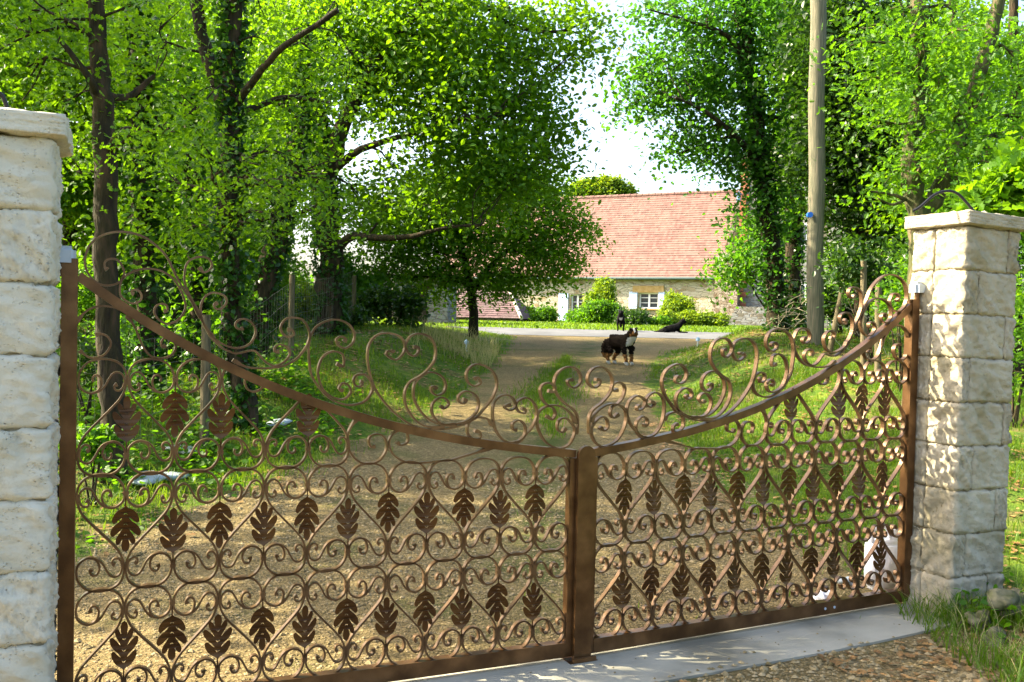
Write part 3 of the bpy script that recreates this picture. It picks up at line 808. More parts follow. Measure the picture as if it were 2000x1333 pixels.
# ---------------------------------------------------------------- trees, left wood
ivyk = 1
tree('oak_tree', 'tall ivy wrapped oak beyond the grass bank whose wide crown hangs over the drive', 17,
     [[(647, 625, 0, .26), (645, 560, 0, .23), (640, 470, 0, .22), (634, 380, 0, .22), (628, 300, 0, .21), (616, 220, 0, .17), (595, 130, .2, .14), (565, 20, .3, .12), (550, -90, .3, .1)],
      [(634, 360, 0, .18), (655, 290, -.1, .16), (672, 240, -.2, .14), (705, 165, -.4, .11), (765, 85, -.5, .09), (830, 0, -.6, .07), (880, -70, -.6, .05)],
      [(650, 490, 0, .10), (690, 463, -.3, .075), (745, 465, -.6, .06), (805, 462, -.8, .045), (870, 445, -1, .03), (940, 440, -1, .03)],
      [(640, 345, 0, .10), (690, 300, -.3, .07), (750, 275, -.5, .055), (800, 262, -.7, .045), (880, 235, -.9, .045), (960, 230, -1, .03)],
      [(655, 290, 0, .10), (692, 205, .3, .085), (735, 168, .5, .07), (800, 120, .7, .05), (900, 70, .8, .04)],
      [(830, 20, 0, .07), (930, 5, 0, .05), (1000, 50, 0, .04), (1090, 62, 0, .028), (1170, 30, 0, .012)]],
     [(690, 60, 90), (760, 20, 90), (830, 70, 100, -.6), (920, 120, 95), (980, 40, 50), (880, 0, 80), (900, 220, 95, -.7), (1000, 160, 75), (1035, 240, 55), (985, 290, 70, -.5),
      (890, 330, 80), (790, 170, 85), (1045, 330, 45), (620, 40, 80), (560, 70, 60), (960, 370, 60), (830, 250, 50, -1), (850, 380, 50, -1), (730, 110, 60, .8),
      (1065, 170, 28), (1080, 250, 30), (1090, 300, 28), (1000, 10, 30), (1055, 40, 28), (1110, 20, 32), (1145, 45, 24), (1080, 90, 20), (1125, 105, 12), (1160, 85, 12), (1010, 95, 30),
      (760, 400, 45), (700, 380, 30, .5), (600, 170, 50, .6), (770, 330, 26, 1), (720, 215, 36, 1)],
     .10, LEAF_OAK, 1, dens=.82, ivy=1, dep=1.5)
tree('low_crown_tree', 'broad dark green tree with low crown in front of the tiled shed', 24,
     [[(925, 632, 0, .13), (924, 600, 0, .12), (918, 560, 0, .11), (905, 500, 0, .1), (890, 430, 0, .07)], [(920, 580, 0, .08), (950, 530, 0, .07), (1000, 480, 0, .05)]],
     [(800, 430, 60), (870, 420, 70), (960, 410, 75), (1040, 420, 65), (1095, 430, 42), (1130, 440, 24), (900, 500, 62), (990, 500, 66), (1065, 500, 48), (1100, 500, 26), (830, 500, 50), (790, 530, 34),
      (1040, 365, 42), (1085, 370, 30), (960, 545, 34), (1020, 545, 30), (860, 550, 36), (1145, 455, 14), (1080, 545, 16), (740, 440, 50), (700, 400, 40), (760, 500, 44), (720, 540, 34), (860, 370, 60), (950, 350, 60), (820, 390, 50), (1000, 320, 50)],
     .11, LEAF_OAK, 2, dens=.95, dep=1.3, aspect=.4)
tree('oak_tree', 'dark forked oak rising close behind the wire fence left of the drive', 10,
     [[(482, 850, 0, .14), (474, 760, 0, .12), (458, 650, 0, .11), (449, 520, 0, .105), (447, 400, 0, .10), (450, 250, 0, .10), (452, 120, 0, .10), (457, 0, 0, .09), (462, -140, 0, .07)],
      [(449, 240, 0, .09), (430, 180, .1, .085), (408, 120, .2, .08), (390, 50, .3, .07), (375, -60, .4, .06)],
      [(455, 215, 0, .045), (500, 150, -.3, .038), (550, 95, -.5, .033), (600, 62, -.6, .028), (660, 20, -.7, .03)],
      [(450, 230, 0, .045), (500, 210, .3, .035), (560, 190, .5, .03), (640, 200, .6, .02)]],
     [(390, 300, 44, -1), (440, 330, 44, -1.2), (500, 310, 44, -1), (540, 370, 34, -1), (350, 200, 40, -.8), (560, 190, 40), (420, 170, 40), (500, 70, 48), (600, 90, 48), (300, 90, 46), (640, 340, 30, -.5),
      (420, 430, 30), (570, 320, 30), (660, 20, 50), (520, -30, 60), (400, -20, 60), (330, 340, 28, .5), (350, 440, 26), (480, 430, 30, -.6), (560, 440, 34, -.4), (620, 400, 28, -.4), (700, 120, 36), (640, 210, 32)],
     .058, LEAF_OAK, 3, dens=.55, dep=1.4, shape='oak', aspect=.36, twigs=.17, lim=.6, ivy=1)
tree('oak_tree', 'straight bare trunked oak standing just beyond the left gate pillar', 8,
     [[(222, 830, 0, .115), (215, 700, 0, .105), (208, 560, 0, .1), (206, 450, 0, .1), (205, 330, 0, .098), (203, 220, 0, .09), (197, 130, 0, .08), (190, 40, 0, .07), (184, -70, 0, .06)],
      [(200, 200, 0, .04), (170, 150, -.2, .03), (120, 80, -.3, .02)], [(202, 185, 0, .035), (250, 190, .2, .03), (300, 150, .3, .02)]],
     [(100, 60, 46), (200, 90, 46), (60, 150, 40), (150, 190, 36), (250, 20, 50), (330, 40, 44), (20, 50, 50), (120, 0, 50), (260, 240, 40, -.6), (330, 250, 36, -.8), (170, 270, 26), (140, 330, 22), (60, 20, 50)],
     .058, LEAF_OAK, 4, dens=.55, dep=1.4, shape='oak', aspect=.36, twigs=.16, lim=.6)
IVY_G = 'ivy covered trunks in the left wood'
tree('ivy_clad_tree', 'ivy covered trunk between the bare oak and the forked oak', 11,
     [[(290, 740, 0, .13), (287, 600, 0, .12), (281, 450, 0, .12), (276, 300, 0, .12), (270, 150, 0, .1), (266, -30, 0, .08)]],
     [(250, 120, 60), (320, 150, 50), (280, 20, 70), (230, 200, 44), (320, 240, 36), (290, 400, 30), (240, 440, 26), (330, 480, 30), (340, 380, 26)], .085, LEAF_OAK, 5, dens=.7, ivy=1, dep=1.4, group=IVY_G)
tree('ivy_clad_tree', 'leaning ivy covered trunk beside the bright gap left of the wide oak', 14,
     [[(500, 700, 0, .16), (508, 620, 0, .16), (522, 540, 0, .17), (542, 460, 0, .17), (562, 380, 0, .15), (578, 300, 0, .13), (590, 200, 0, .1), (596, 60, 0, .07)]],
     [(560, 280, 50), (520, 200, 60), (600, 150, 60), (500, 380, 44), (560, 60, 70), (590, 380, 24)], .09, LEAF_OAK, 6, dens=.8, ivy=1, dep=1.4, group=IVY_G)
tree('ivy_clad_tree', 'thin dark ivy covered trunk just left of the forked oak', 12,
     [[(392, 760, 0, .10), (390, 650, 0, .1), (384, 540, 0, .1), (378, 400, 0, .09), (372, 250, 0, .08), (360, 50, 0, .06)]],
     [(370, 120, 60), (400, 260, 44), (350, 330, 40), (400, 520, 30), (430, 560, 26), (360, 620, 26)], .085, LEAF_MID, 7, dens=.8, ivy=1, dep=1.4, group=IVY_G)

# wood behind: one tree for each trunk that can be told apart
WOODG = 'trees deep in the wood on the left'
wood = [(40, 21, 5), (130, 18, 5.5), (235, 24, 6), (330, 19, 5.5), (430, 23, 6), (-60, 16, 5), (505, 27, 6)]
for i, (px, Y, rr) in enumerate(wood):
    bl = []
    rg = random.Random(50 + i)
    for k in range(34):
        bl.append((px + rg.uniform(-95, 95), rg.uniform(-60, 640), rg.uniform(34, 62), rg.uniform(-1.5, 1.5)))
    tree('wood_tree', ['slim tree of the wood seen through the branches above the left pillar', 'slim tree of the wood seen left of the straight bare trunk', 'slim tree of the wood seen right of the straight bare trunk', 'slim tree of the wood seen behind the ivy covered trunk',
                       'slim tree of the wood seen behind the forked oak', 'slim tree of the wood mostly hidden by the left pillar', 'slim tree of the wood seen behind the leaning ivy trunk'][i], Y,
         [[(px, 640, 0, .13), (px + 6, 450, 0, .11), (px - 5, 250, 0, .1), (px + 8, 0, 0, .08)]], bl, .095, LEAF_OAK if i % 3 else LEAF_MID, 60 + i, dens=.8, group=WOODG, dep=1.6, lim=.6)

# right side
tree('ivy_clad_tree', 'ivy covered tree leaning left behind the wooden pole, its crown over the roof end', 19,
     [[(1518, 620, 0, .2), (1512, 540, 0, .19), (1502, 450, 0, .18), (1493, 360, 0, .17), (1484, 280, 0, .16), (1470, 180, 0, .15), (1456, 90, 0, .13), (1440, -30, 0, .11)],
      [(1490, 330, 0, .08), (1440, 270, -.5, .06), (1380, 220, -.8, .04), (1320, 190, -1, .02)], [(1465, 130, 0, .07), (1420, 70, -.3, .05), (1340, 40, -.5, .03), (1270, 20, -.5, .015)]],
     [(1265, 22, 26), (1310, 15, 36), (1360, 40, 44), (1430, 40, 56), (1255, 105, 26), (1300, 130, 42), (1350, 120, 50), (1290, 180, 34), (1350, 200, 52), (1400, 260, 50), (1345, 265, 36), (1430, 320, 42), (1330, 300, 16),
      (1440, 150, 50), (1510, 110, 50), (1520, 230, 48), (1480, 10, 60), (1530, 320, 42), (1475, 410, 34), (1235, 155, 10), (1230, 205, 12), (1250, 160, 16), (1380, 160, 40, .6), (1400, 100, 46, .6), (1450, 230, 44, .6), (1500, 370, 34), (1480, 480, 30), (1520, 440, 24), (1560, 150, 60, .8), (1580, 260, 50, .8), (1500, 300, 46), (1600, 350, 34, .8), (1540, 20, 60), (1400, 180, 50), (1450, 290, 44), (1390, 10, 50)],
     .10, LEAF_DEEP, 21, dens=.72, ivy=1, dep=1.5)
tree('ivy_clad_tree', 'upright ivy covered trunk immediately left of the bare wooden pole', 21,
     [[(1552, 610, 0, .18), (1550, 500, 0, .18), (1547, 400, 0, .17), (1552, 300, 0, .15), (1560, 180, 0, .12), (1548, 40, 0, .1)]],
     [(1560, 120, 60), (1540, 20, 60), (1600, 60, 56), (1560, 260, 44), (1590, 200, 46), (1540, 390, 26)], .09, LEAF_MID, 22, dens=1.2, ivy=1, dep=1.5)
tree('evergreen_tree', 'dense dark evergreen filling the space right of the wooden pole', 17,
     [[(1684, 640, 0, .14), (1683, 520, 0, .13), (1690, 400, 0, .12), (1692, 250, 0, .09), (1680, 120, 0, .05)]],
     [(1660, 200, 60), (1710, 270, 60), (1640, 300, 48), (1720, 370, 46), (1650, 120, 56), (1760, 200, 50), (1680, 340, 60), (1640, 390, 34), (1690, 60, 60), (1620, 180, 34), (1760, 320, 40), (1740, 120, 50), (1620, 60, 44), (1700, 440, 40), (1650, 450, 30), (1600, 300, 34), (1590, 120, 44), (1800, 120, 50), (1800, 250, 50), (1640, 240, 50), (1780, 400, 40), (1720, 30, 60), (1620, 0, 50)],
     .11, LEAF_DARK, 23, dens=1.5, dep=1.5)
tree('twin_stem_oak', 'pale barked twin stemmed oak rising behind the right pillar', 8.3,
     [[(1795, 520, 0, .10), (1790, 400, 0, .09), (1776, 345, 0, .085), (1780, 290, 0, .08), (1795, 220, 0, .075), (1797, 130, 0, .07), (1793, 40, 0, .065), (1790, -80, 0, .05)],
      [(1800, 420, 0, .08), (1835, 370, 0, .075), (1855, 315, 0, .07), (1875, 245, 0, .07), (1905, 170, 0, .065), (1930, 90, 0, .06), (1952, 0, 0, .055), (1968, -80, 0, .05)],
      [(1782, 395, 0, .018), (1740, 380, -.1, .014), (1700, 374, -.2, .008)], [(1778, 384, 0, .016), (1745, 400, -.1, .012), (1715, 388, -.2, .006)]],
     [(1700, 50, 34), (1750, 20, 40), (1830, 50, 38), (1850, 150, 26), (1895, 280, 30), (1950, 190, 36), (1985, 320, 40), (1925, 100, 22), (1730, 240, 26), (1870, 350, 26), (1700, 150, 30), (1990, 100, 36), (1840, -30, 50), (1930, 360, 26),
      (1760, 110, 28), (1820, 230, 22), (1800, 100, 30, -.4), (1780, 180, 26, -.5), (1850, 260, 26, -.4), (1890, 60, 34, -.4), (1900, 200, 24, -.5), (1810, 310, 22, -.4), (1860, 20, 40), (1740, 70, 34), (1930, 300, 24, -.4), (1740, 330, 22), (1660, 90, 28), (1990, 230, 34), (1960, 270, 26)],
     .060, LEAF_MID, 24, dens=.34, dep=1.4, bark=BARK_PALE, shape='oak', aspect=.36, twigs=.15, lim=.6)
RWOOD = 'trees behind the right pillar'
for i, (px, Y) in enumerate([(1860, 15), (1980, 13), (1800, 24), (2060, 17), (1730, 27)]):
    rg = random.Random(80 + i)
    bl = [(px + rg.uniform(-90, 90), rg.uniform(20 if px > 1750 else 60, 620), rg.uniform(30, 56), rg.uniform(-1, 1)) for k in range(26)]
    tree('wood_tree', ['slim tree of the right wood seen directly above the right pillar cap', 'slim tree of the right wood at the right edge', 'slim tree of the right wood seen left of the pillar cap', 'outermost tree of the right wood, mostly out of view', 'slim tree of the right wood behind the dark evergreen'][i], Y,
         [[(px, 640, 0, .12), (px - 8, 400, 0, .1), (px + 6, 200, 0, .08), (px, 0, 0, .06)]], bl, .085, LEAF_MID if i % 2 else LEAF_OAK, 90 + i, dens=.65, group=RWOOD, dep=1.6, lim=.6)
tree('slender_tree', 'slender many stemmed tree before the stone steps at the roof end', 24,
     [[(1500, 622, 0, .05), (1488, 570, 0, .04), (1460, 530, 0, .03), (1440, 500, 0, .02)], [(1498, 600, 0, .04), (1500, 540, 0, .03), (1490, 480, 0, .02)], [(1496, 600, 0, .03), (1520, 550, 0, .03), (1530, 490, 0, .02)], [(1500, 610, 0, .03), (1470, 560, 0, .02), (1480, 510, 0, .015)]],
     [(1440, 505, 26), (1415, 515, 14), (1480, 480, 30), (1455, 540, 16), (1510, 470, 28), (1470, 450, 20), (1430, 530, 14)], .12, LEAF_MID, 31, dens=.8, dep=1.2)

# far trees behind the roof
tree('far_tree', 'bright yellow green treetops showing above the left end of the roof ridge', 78,
     [[(1170, 480, 0, .3), (1170, 400, 0, .2), (1172, 370, 0, .1)]], [(1135, 374, 14), (1150, 362, 10), (1165, 366, 13), (1178, 354, 9), (1192, 362, 13), (1205, 356, 7), (1215, 370, 11), (1228, 376, 8), (1125, 385, 16), (1180, 376, 22)], .26, LEAF_LIME, 41, dens=5.5, dep=1.3)
tree('far_tree', 'blue green treetop beyond the bright gap between the ivy trunks', 48,
     [[(575, 640, 0, .2), (577, 560, 0, .12)]], [(570, 590, 26), (585, 560, 20), (560, 615, 22), (600, 600, 22)], .2, LEAF_MID, 42, dens=2.2, dep=1.2)

# shrubs by the wood edge and the garden
bush('shrub', 'bright yellow green shrub lit in the gap left of the wide oak trunk', 598, 590, 44, 26, .12, LEAF_LIME, 51, dens=1.3, squash=1.3)
bush('shrub', 'tall leafy shrub right of the wide oak trunk', 705, 555, 62, 23, .13, LEAF_MID, 52, dens=1.2, squash=1.1)
bush('shrub', 'dark rounded shrub next to the black shed doorway', 765, 592, 50, 21, .11, LEAF_DARK, 53, dens=1.3)
bush('shrub', 'low dark shrub at the foot of the wide oak', 690, 618, 34, 19, .10, LEAF_DARK, 54, dens=1.1)
bush('flowering_shrub', 'round flowering shrub left of the blue door', 1045, 624, 38, 46, .12, LEAF_MID, 55, dens=2.2, squash=.62)
bush('flowering_shrub', 'small round shrub right of the blue door', 1140, 622, 32, 44, .12, LEAF_MID, 56, dens=2.2, squash=.8)
bush('tall_garden_shrub', 'tall yellow topped shrub in front of the house wall left of the window', 1170, 578, 38, 45, .12, LEAF_LIME, 57, dens=2.2, squash=1.5)
bush('shrub', 'dark green lower growth of shrubs between the tall shrub and the window', 1185, 612, 34, 43.5, .12, LEAF_MID, 58, dens=2.0, squash=.8)
bush('shrub', 'dark green shrub behind the standing black dog', 1238, 622, 30, 41, .11, LEAF_DARK, 59, dens=2.4, squash=.7)
bush('shrub', 'round bright lime shrub right of the shuttered window', 1322, 592, 29, 46, .13, LEAF_LIME, 60, dens=2.4)
bush('hedge', 'low spreading juniper along the foot of the house wall', 1350, 622, 22, 42, .12, LEAF_LIME, 61, dens=1.6, squash=.62, wide=3.6, cat='hedge')
bush('hedge', 'dark low hedge under the shuttered window', 1285, 628, 16, 41, .11, LEAF_MID, 62, dens=1.8, squash=.6, wide=2.6, cat='hedge')
bush('shrub', 'ivy like dark shrub against the fence stakes right of the pole', 1700, 520, 70, 13, .085, LEAF_DARK, 63, dens=.8, squash=1.2)
bush('shrub', 'leafy shrub at the fence just left of the right pillar', 1765, 560, 52, 11, .06, LEAF_MID, 64, dens=.8, squash=1.4)
bush('shrub', 'dark shrub filling the ground between the pole and the ivy trunks', 1640, 590, 46, 18, .10, LEAF_DARK, 65, dens=.9, squash=1.0)
bush('shrub', 'shrub behind the fence right of the right pillar', 1990, 640, 70, 9.5, .06, LEAF_OAK, 66, dens=.7, squash=2.0)
for i, (px, py, r, Y, lb) in enumerate([(170, 700, 60, 9.5, 'leafy bramble shrub beside the left gate stile'), (260, 690, 70, 12.5, 'dark bramble shrub between the bare oak and the ivy trunk'),
                                         (340, 720, 64, 13, 'dark bramble shrub behind the left wooden fence post'), (440, 690, 60, 15, 'bramble shrub behind the forked oak'), (540, 680, 46, 18, 'light green shrub behind the second fence post'),
                                         (150, 560, 70, 13, 'tall undergrowth shrub seen through the large gate hoop'), (330, 560, 60, 16, 'tall undergrowth shrub behind the ivy trunk'), (180, 860, 46, 7.2, 'nettle clump low behind the hinge side of the left leaf')]):
    bush('bramble', lb, px, py, r, Y, .06, LEAF_MID if i % 2 else LEAF_DARK, 120 + i, dens=.75, squash=1.2, group='undergrowth shrubs of the left wood')

# a low bough reaching in from a tree outside the frame, right
tree('maple_sapling', 'leafy sapling with large leaves reaching in above the right pillar cap', 5.9,
     [[(2060, 560, 0, .02), (2040, 430, 0, .018), (2000, 372, 0, .012), (1965, 350, 0, .008)]],
     [(1960, 352, 18), (1990, 372, 20), (2010, 340, 24), (1940, 385, 9), (2040, 300, 30)], .10, LEAF_OAK, 71, dens=.9, dep=1.0, shape='oak', aspect=.4, twigs=.10)
# the large trees of the lane outside the left edge: they throw the dappled shade
for i, (x, y, zc_, r, nb) in enumerate([(-6.2, 1.8, 4.9, 2.3, 8), (-8.5, 6.8, 6.2, 2.8, 9), (-10.5, 11.5, 7.0, 3.2, 15), (-13, 17, 7.5, 3.6, 18)]):
    rg = np.random.default_rng(200 + i)
    root = empty('lane_tree', (x, y, gz(x, y))); tag(root, ['lane tree outside the left edge nearest the camera', 'lane tree outside the left edge level with the gate', 'lane tree outside the left edge beyond the gate', 'lane tree outside the left edge furthest up the drive'][i], 'tree', 'trees along the lane outside the left edge')
    mb = MB(); mb.tube([(0, 0, -.2), (.1, 0, 1.5), (0, .1, 3.2), (.1, 0, 5)], [.2, .16, .13, .06], 9); mb.build('trunk', BARK, root)
    ps = []
    for k in range(nb):
        d = rg.normal(size=3); d /= np.linalg.norm(d)
        c = np.array([0, 0, zc_]) + d * r * rg.uniform(.3, 1) * np.array([1, 1, .8])
        ps.append(spray_points(c, (.8, .8, .6), 60, 13, rg, tw=.24, shell=.2)[0])
    make_cloud('crown', np.vstack(ps), .14, LEAF_OAK, root, .5, 'fold', rg)

# ---------------------------------------------------------------- farmhouse
HA = -math.atan2(.45, .893)
hc = at(1402, 541, 54)
H0 = Vector((hc.x, hc.y, 1.58))
house = empty('farmhouse', H0, (0, 0, HA))
tag(house, 'long low stone farmhouse with a steep red tiled roof at the end of the drive', 'house')
e1 = Vector((math.cos(HA), math.sin(HA), 0)); e2 = Vector((-math.sin(HA), math.cos(HA), 0))
def fx(px, py, dy=0.0):
    """where the sight line meets the facade plane, in house coordinates"""
    r = ray(px, py); o = H0 + e2 * dy
    t = (o - Vector((0, 0, EYE))).dot(e2) / r.dot(e2)
    p = Vector((0, 0, EYE)) + r * t - H0
    return p.dot(e1), p.z
def rubble(name, base, dark, joint, sc_=2.6, flat=(1, 1, 2.2), bump=.03):
    m = bpy.data.materials.new(name); m.use_nodes = True
    nt = m.node_tree; N = nt.nodes; L = nt.links; b = N['Principled BSDF']; b.inputs['Roughness'].default_value = .95; b.inputs['Specular IOR Level'].default_value = .1
    tc = N.new('ShaderNodeTexCoord'); mp = N.new('ShaderNodeMapping'); mp.inputs['Scale'].default_value = flat
    L.new(tc.outputs['Object'], mp.inputs[0])
    nz = N.new('ShaderNodeTexNoise'); nz.inputs['Scale'].default_value = 1.6; L.new(mp.outputs[0], nz.inputs['Vector'])
    ad = N.new('ShaderNodeVectorMath'); ad.operation = 'MULTIPLY_ADD'; L.new(nz.outputs['Color'], ad.inputs[0]); ad.inputs[1].default_value = (.35,) * 3; L.new(mp.outputs[0], ad.inputs[2])
    v1 = N.new('ShaderNodeTexVoronoi'); v1.inputs['Scale'].default_value = sc_; L.new(ad.outputs[0], v1.inputs['Vector'])
    v2 = N.new('ShaderNodeTexVoronoi'); v2.feature = 'DISTANCE_TO_EDGE'; v2.inputs['Scale'].default_value = sc_; L.new(ad.outputs[0], v2.inputs['Vector'])
    se = N.new('ShaderNodeSeparateColor'); L.new(v1.outputs['Color'], se.inputs[0])
    cr = N.new('ShaderNodeValToRGB'); cr.color_ramp.elements[0].color = (*dark, 1); cr.color_ramp.elements[1].color = (*base, 1); cr.color_ramp.elements[0].position = .05; cr.color_ramp.elements[1].position = .55
    L.new(se.outputs[0], cr.inputs[0])
    jr = N.new('ShaderNodeValToRGB'); jr.color_ramp.elements[0].position = .02; jr.color_ramp.elements[1].position = .08; L.new(v2.outputs['Distance'], jr.inputs[0])
    mx = N.new('ShaderNodeMix'); mx.data_type = 'RGBA'; L.new(jr.outputs[0], mx.inputs['Factor']); mx.inputs['A'].default_value = (*joint, 1); L.new(cr.outputs[0], mx.inputs['B'])
    L.new(mx.outputs['Result'], b.inputs['Base Color'])
    bp = N.new('ShaderNodeBump'); bp.inputs['Distance'].default_value = bump; L.new(jr.outputs[0], bp.inputs['Height']); L.new(bp.outputs[0], b.inputs['Normal'])
    return m
WALL = rubble('cream_rubble_wall', (.40, .37, .28), (.26, .20, .11), (.38, .35, .26))
WALL2 = rubble('grey_rubble_wall', (.20, .21, .20), (.12, .11, .08), (.17, .16, .14))
WALL3 = rubble('small_rubble_pier', (.24, .21, .17), (.12, .085, .05), (.16, .13, .09), 5.5, (1, 1, 1.1))
OCHRE = mat('ochre_stone', (.30, .19, .06), (.40, .28, .12), 5, .9)
BLUE = mat('pale_blue_paint', (.42, .54, .74), (.50, .62, .78), 4, .5)
WHITEP = mat('white_paint', (.78, .79, .80), None, rough=.4)
GLASS = mat('dark_window_glass', (.04, .05, .06), None, rough=.08, spec=.6)
DARKIN = mat('dark_interior', (.01, .009, .008), None)
TILE = None
def tile_mat(name, a, b_, c, moss):
    m = bpy.data.materials.new(name); m.use_nodes = True
    nt = m.node_tree; N = nt.nodes; L = nt.links; b = N['Principled BSDF']; b.inputs['Roughness'].default_value = .85; b.inputs['Specular IOR Level'].default_value = .2
    tc = N.new('ShaderNodeTexCoord'); sx = N.new('ShaderNodeSeparateXYZ'); L.new(tc.outputs['Object'], sx.inputs[0])
    wn = N.new('ShaderNodeTexWhiteNoise'); wn.noise_dimensions = '2D'
    fx_ = N.new('ShaderNodeMath'); fx_.operation = 'MULTIPLY'; fx_.inputs[1].default_value = 6.0; L.new(sx.outputs[0], fx_.inputs[0])
    fl = N.new('ShaderNodeMath'); fl.operation = 'FLOOR'; L.new(fx_.outputs[0], fl.inputs[0])
    fz = N.new('ShaderNodeMath'); fz.operation = 'MULTIPLY'; fz.inputs[1].default_value = 4.95; L.new(sx.outputs[2], fz.inputs[0])
    fl2 = N.new('ShaderNodeMath'); fl2.operation = 'FLOOR'; L.new(fz.outputs[0], fl2.inputs[0])
    cb = N.new('ShaderNodeCombineXYZ'); L.new(fl.outputs[0], cb.inputs[0]); L.new(fl2.outputs[0], cb.inputs[1]); L.new(cb.outputs[0], wn.inputs['Vector'])
    cr = N.new('ShaderNodeValToRGB'); cr.color_ramp.elements[0].color = (*a, 1); cr.color_ramp.elements[1].color = (*c, 1); e = cr.color_ramp.elements.new(.5); e.color = (*b_, 1); L.new(wn.outputs['Value'], cr.inputs[0])
    nz = N.new('ShaderNodeTexNoise'); nz.inputs['Scale'].default_value = .8; nz.inputs['Detail'].default_value = 8; nz.inputs['Roughness'].default_value = .7; L.new(tc.outputs['Object'], nz.inputs['Vector'])
    r2 = N.new('ShaderNodeValToRGB'); r2.color_ramp.elements[0].position = .45; r2.color_ramp.elements[0].color = (0, 0, 0, 1); r2.color_ramp.elements[1].position = .7; r2.color_ramp.elements[1].color = (.7, .7, .7, 1); L.new(nz.outputs['Fac'], r2.inputs[0])
    mx = N.new('ShaderNodeMix'); mx.data_type = 'RGBA'; L.new(r2.outputs[0], mx.inputs['Factor']); L.new(cr.outputs[0], mx.inputs['A']); mx.inputs['B'].default_value = (*moss, 1); L.new(mx.outputs['Result'], b.inputs['Base Color'])
    return m
TILE = tile_mat('red_plain_tiles', (.145, .075, .064), (.175, .098, .084), (.21, .125, .105), (.185, .13, .105))
TILE2 = tile_mat('brown_violet_tiles', (.085, .05, .05), (.115, .07, .07), (.15, .10, .10), (.12, .10, .09))

def tiled_slope(mb, x0, x1, y0, z0, y1, z1, n, x0t=None, x1t=None, th=.028, seed=0):
    """courses of tiles from eave (y0, z0) to ridge (y1, z1); x0t/x1t: ends at the ridge"""
    x0t = x0 if x0t is None else x0t; x1t = x1 if x1t is None else x1t
    r = random.Random(seed)
    for i in range(n):
        a, b = i / n, (i + 1) / n
        ya, za, yb, zb = y0 + (y1 - y0) * a, z0 + (z1 - z0) * a, y0 + (y1 - y0) * b, z0 + (z1 - z0) * b
        nx_ = 30
        for k in range(nx_):
            f0, f1 = k / nx_, (k + 1) / nx_
            l0, r0 = x0 + (x0t - x0) * a, x1 + (x1t - x1) * a
            xa, xb = l0 + (r0 - l0) * f0, l0 + (r0 - l0) * f1
            l1, r1 = x0 + (x0t - x0) * b, x1 + (x1t - x1) * b
            xc, xd = l1 + (r1 - l1) * f0, l1 + (r1 - l1) * f1
            t = th * r.uniform(.8, 1.3)
            ny, nz_ = -(z1 - z0), (y1 - y0); q_ = math.hypot(ny, nz_); ny /= q_; nz_ /= q_
            vs = [(xa, ya + ny * t, za + nz_ * t), (xb, ya + ny * t, za + nz_ * t), (xd, yb + ny * .004, zb + nz_ * .004), (xc, yb + ny * .004, zb + nz_ * .004), (xa, ya, za), (xb, ya, za)]
            mb.add(vs, [(0, 1, 2, 3), (4, 5, 1, 0)])

EV = hc.z - H0.z + .02
wx, wz = fx(1265, 588); wl, _ = fx(1247, 588); wr, _ = fx(1285, 588); _, wt = fx(1265, 572); _, wb = fx(1265, 603)
dl, _ = fx(1114, 600); dr, _ = fx(1138, 600); _, dt = fx(1125, 575)
HL = -19.0
mb = MB()
def wbox(x0, x1, z0, z1, y0=0, y1=.5): mb.box(((x0 + x1) / 2, (y0 + y1) / 2, (z0 + z1) / 2), (x1 - x0, y1 - y0, z1 - z0))
wbox(wr, .35, -.4, EV); wbox(dr, wl, -.4, EV); wbox(wl, wr, -.4, wb); wbox(wl, wr, wt, EV); wbox(dl, dr, dt, EV); wbox(HL, dl, -.4, EV)
mb.box(((HL + .35) / 2, 9.2, EV / 2), (.35 - HL, .5, EV + .4)); mb.box((HL + .25, 4.7, EV / 2), (.5, 8.4, EV + .4)); mb.box((.1, 4.7, EV / 2), (.5, 8.4, EV + .4))
RZ = 8.5; RY = 4.6                                      # ridge height and depth
rz_ = at(1440, 372, 57.6).z - H0.z
mb.add([(.35, .0, EV), (.35, 9.4, EV), (.35, RY, rz_ - .1), (-.15, .0, EV), (-.15, 9.4, EV), (-.15, RY, rz_ - .1)], [(0, 1, 2), (5, 4, 3), (0, 2, 5, 3), (2, 1, 4, 5)])
mb.build('wall', WALL, house)
mb = MB(); tiled_slope(mb, HL - .3, .12, -.32, EV - .12, RY, rz_, 36, th=.028, seed=3); tiled_slope(mb, HL - .3, .12, 9.6, EV - .12, RY, rz_ - .03, 30, seed=4)
roof = mb.build('roof', TILE, house)
mb = MB()
for k in range(45):
    x = HL - .2 + k * .43; mb.tube([(x, RY, rz_ + .0), (x + .45, RY, rz_ + .015)], [.12, .135], 8)
mb.build('ridge_tile_row', TILE, roof)
mb = MB()
for i in range(24):                                     # mortared verge
    a, b = i / 24, (i + 1) / 24
    mb.box((.22, -.32 + (RY + .32) * (a + b) / 2, EV - .12 + (rz_ - EV + .12) * (a + b) / 2 + .03), (.24, .30, .30))
mb.build('verge', WALL3, roof)
mb = MB(); mb.tube([(HL - .3, -.40, EV - .10), (.12, -.40, EV - .14)], .075, 10); mb.build('gutter', mat('dark_zinc_gutter', (.06, .10, .10), None, rough=.5), house)
mb = MB(); mb.box(((wl + wr) / 2, .0, wt + .21), (wr - wl + .75, .12, .42)); mb.build('lintel', OCHRE, house)
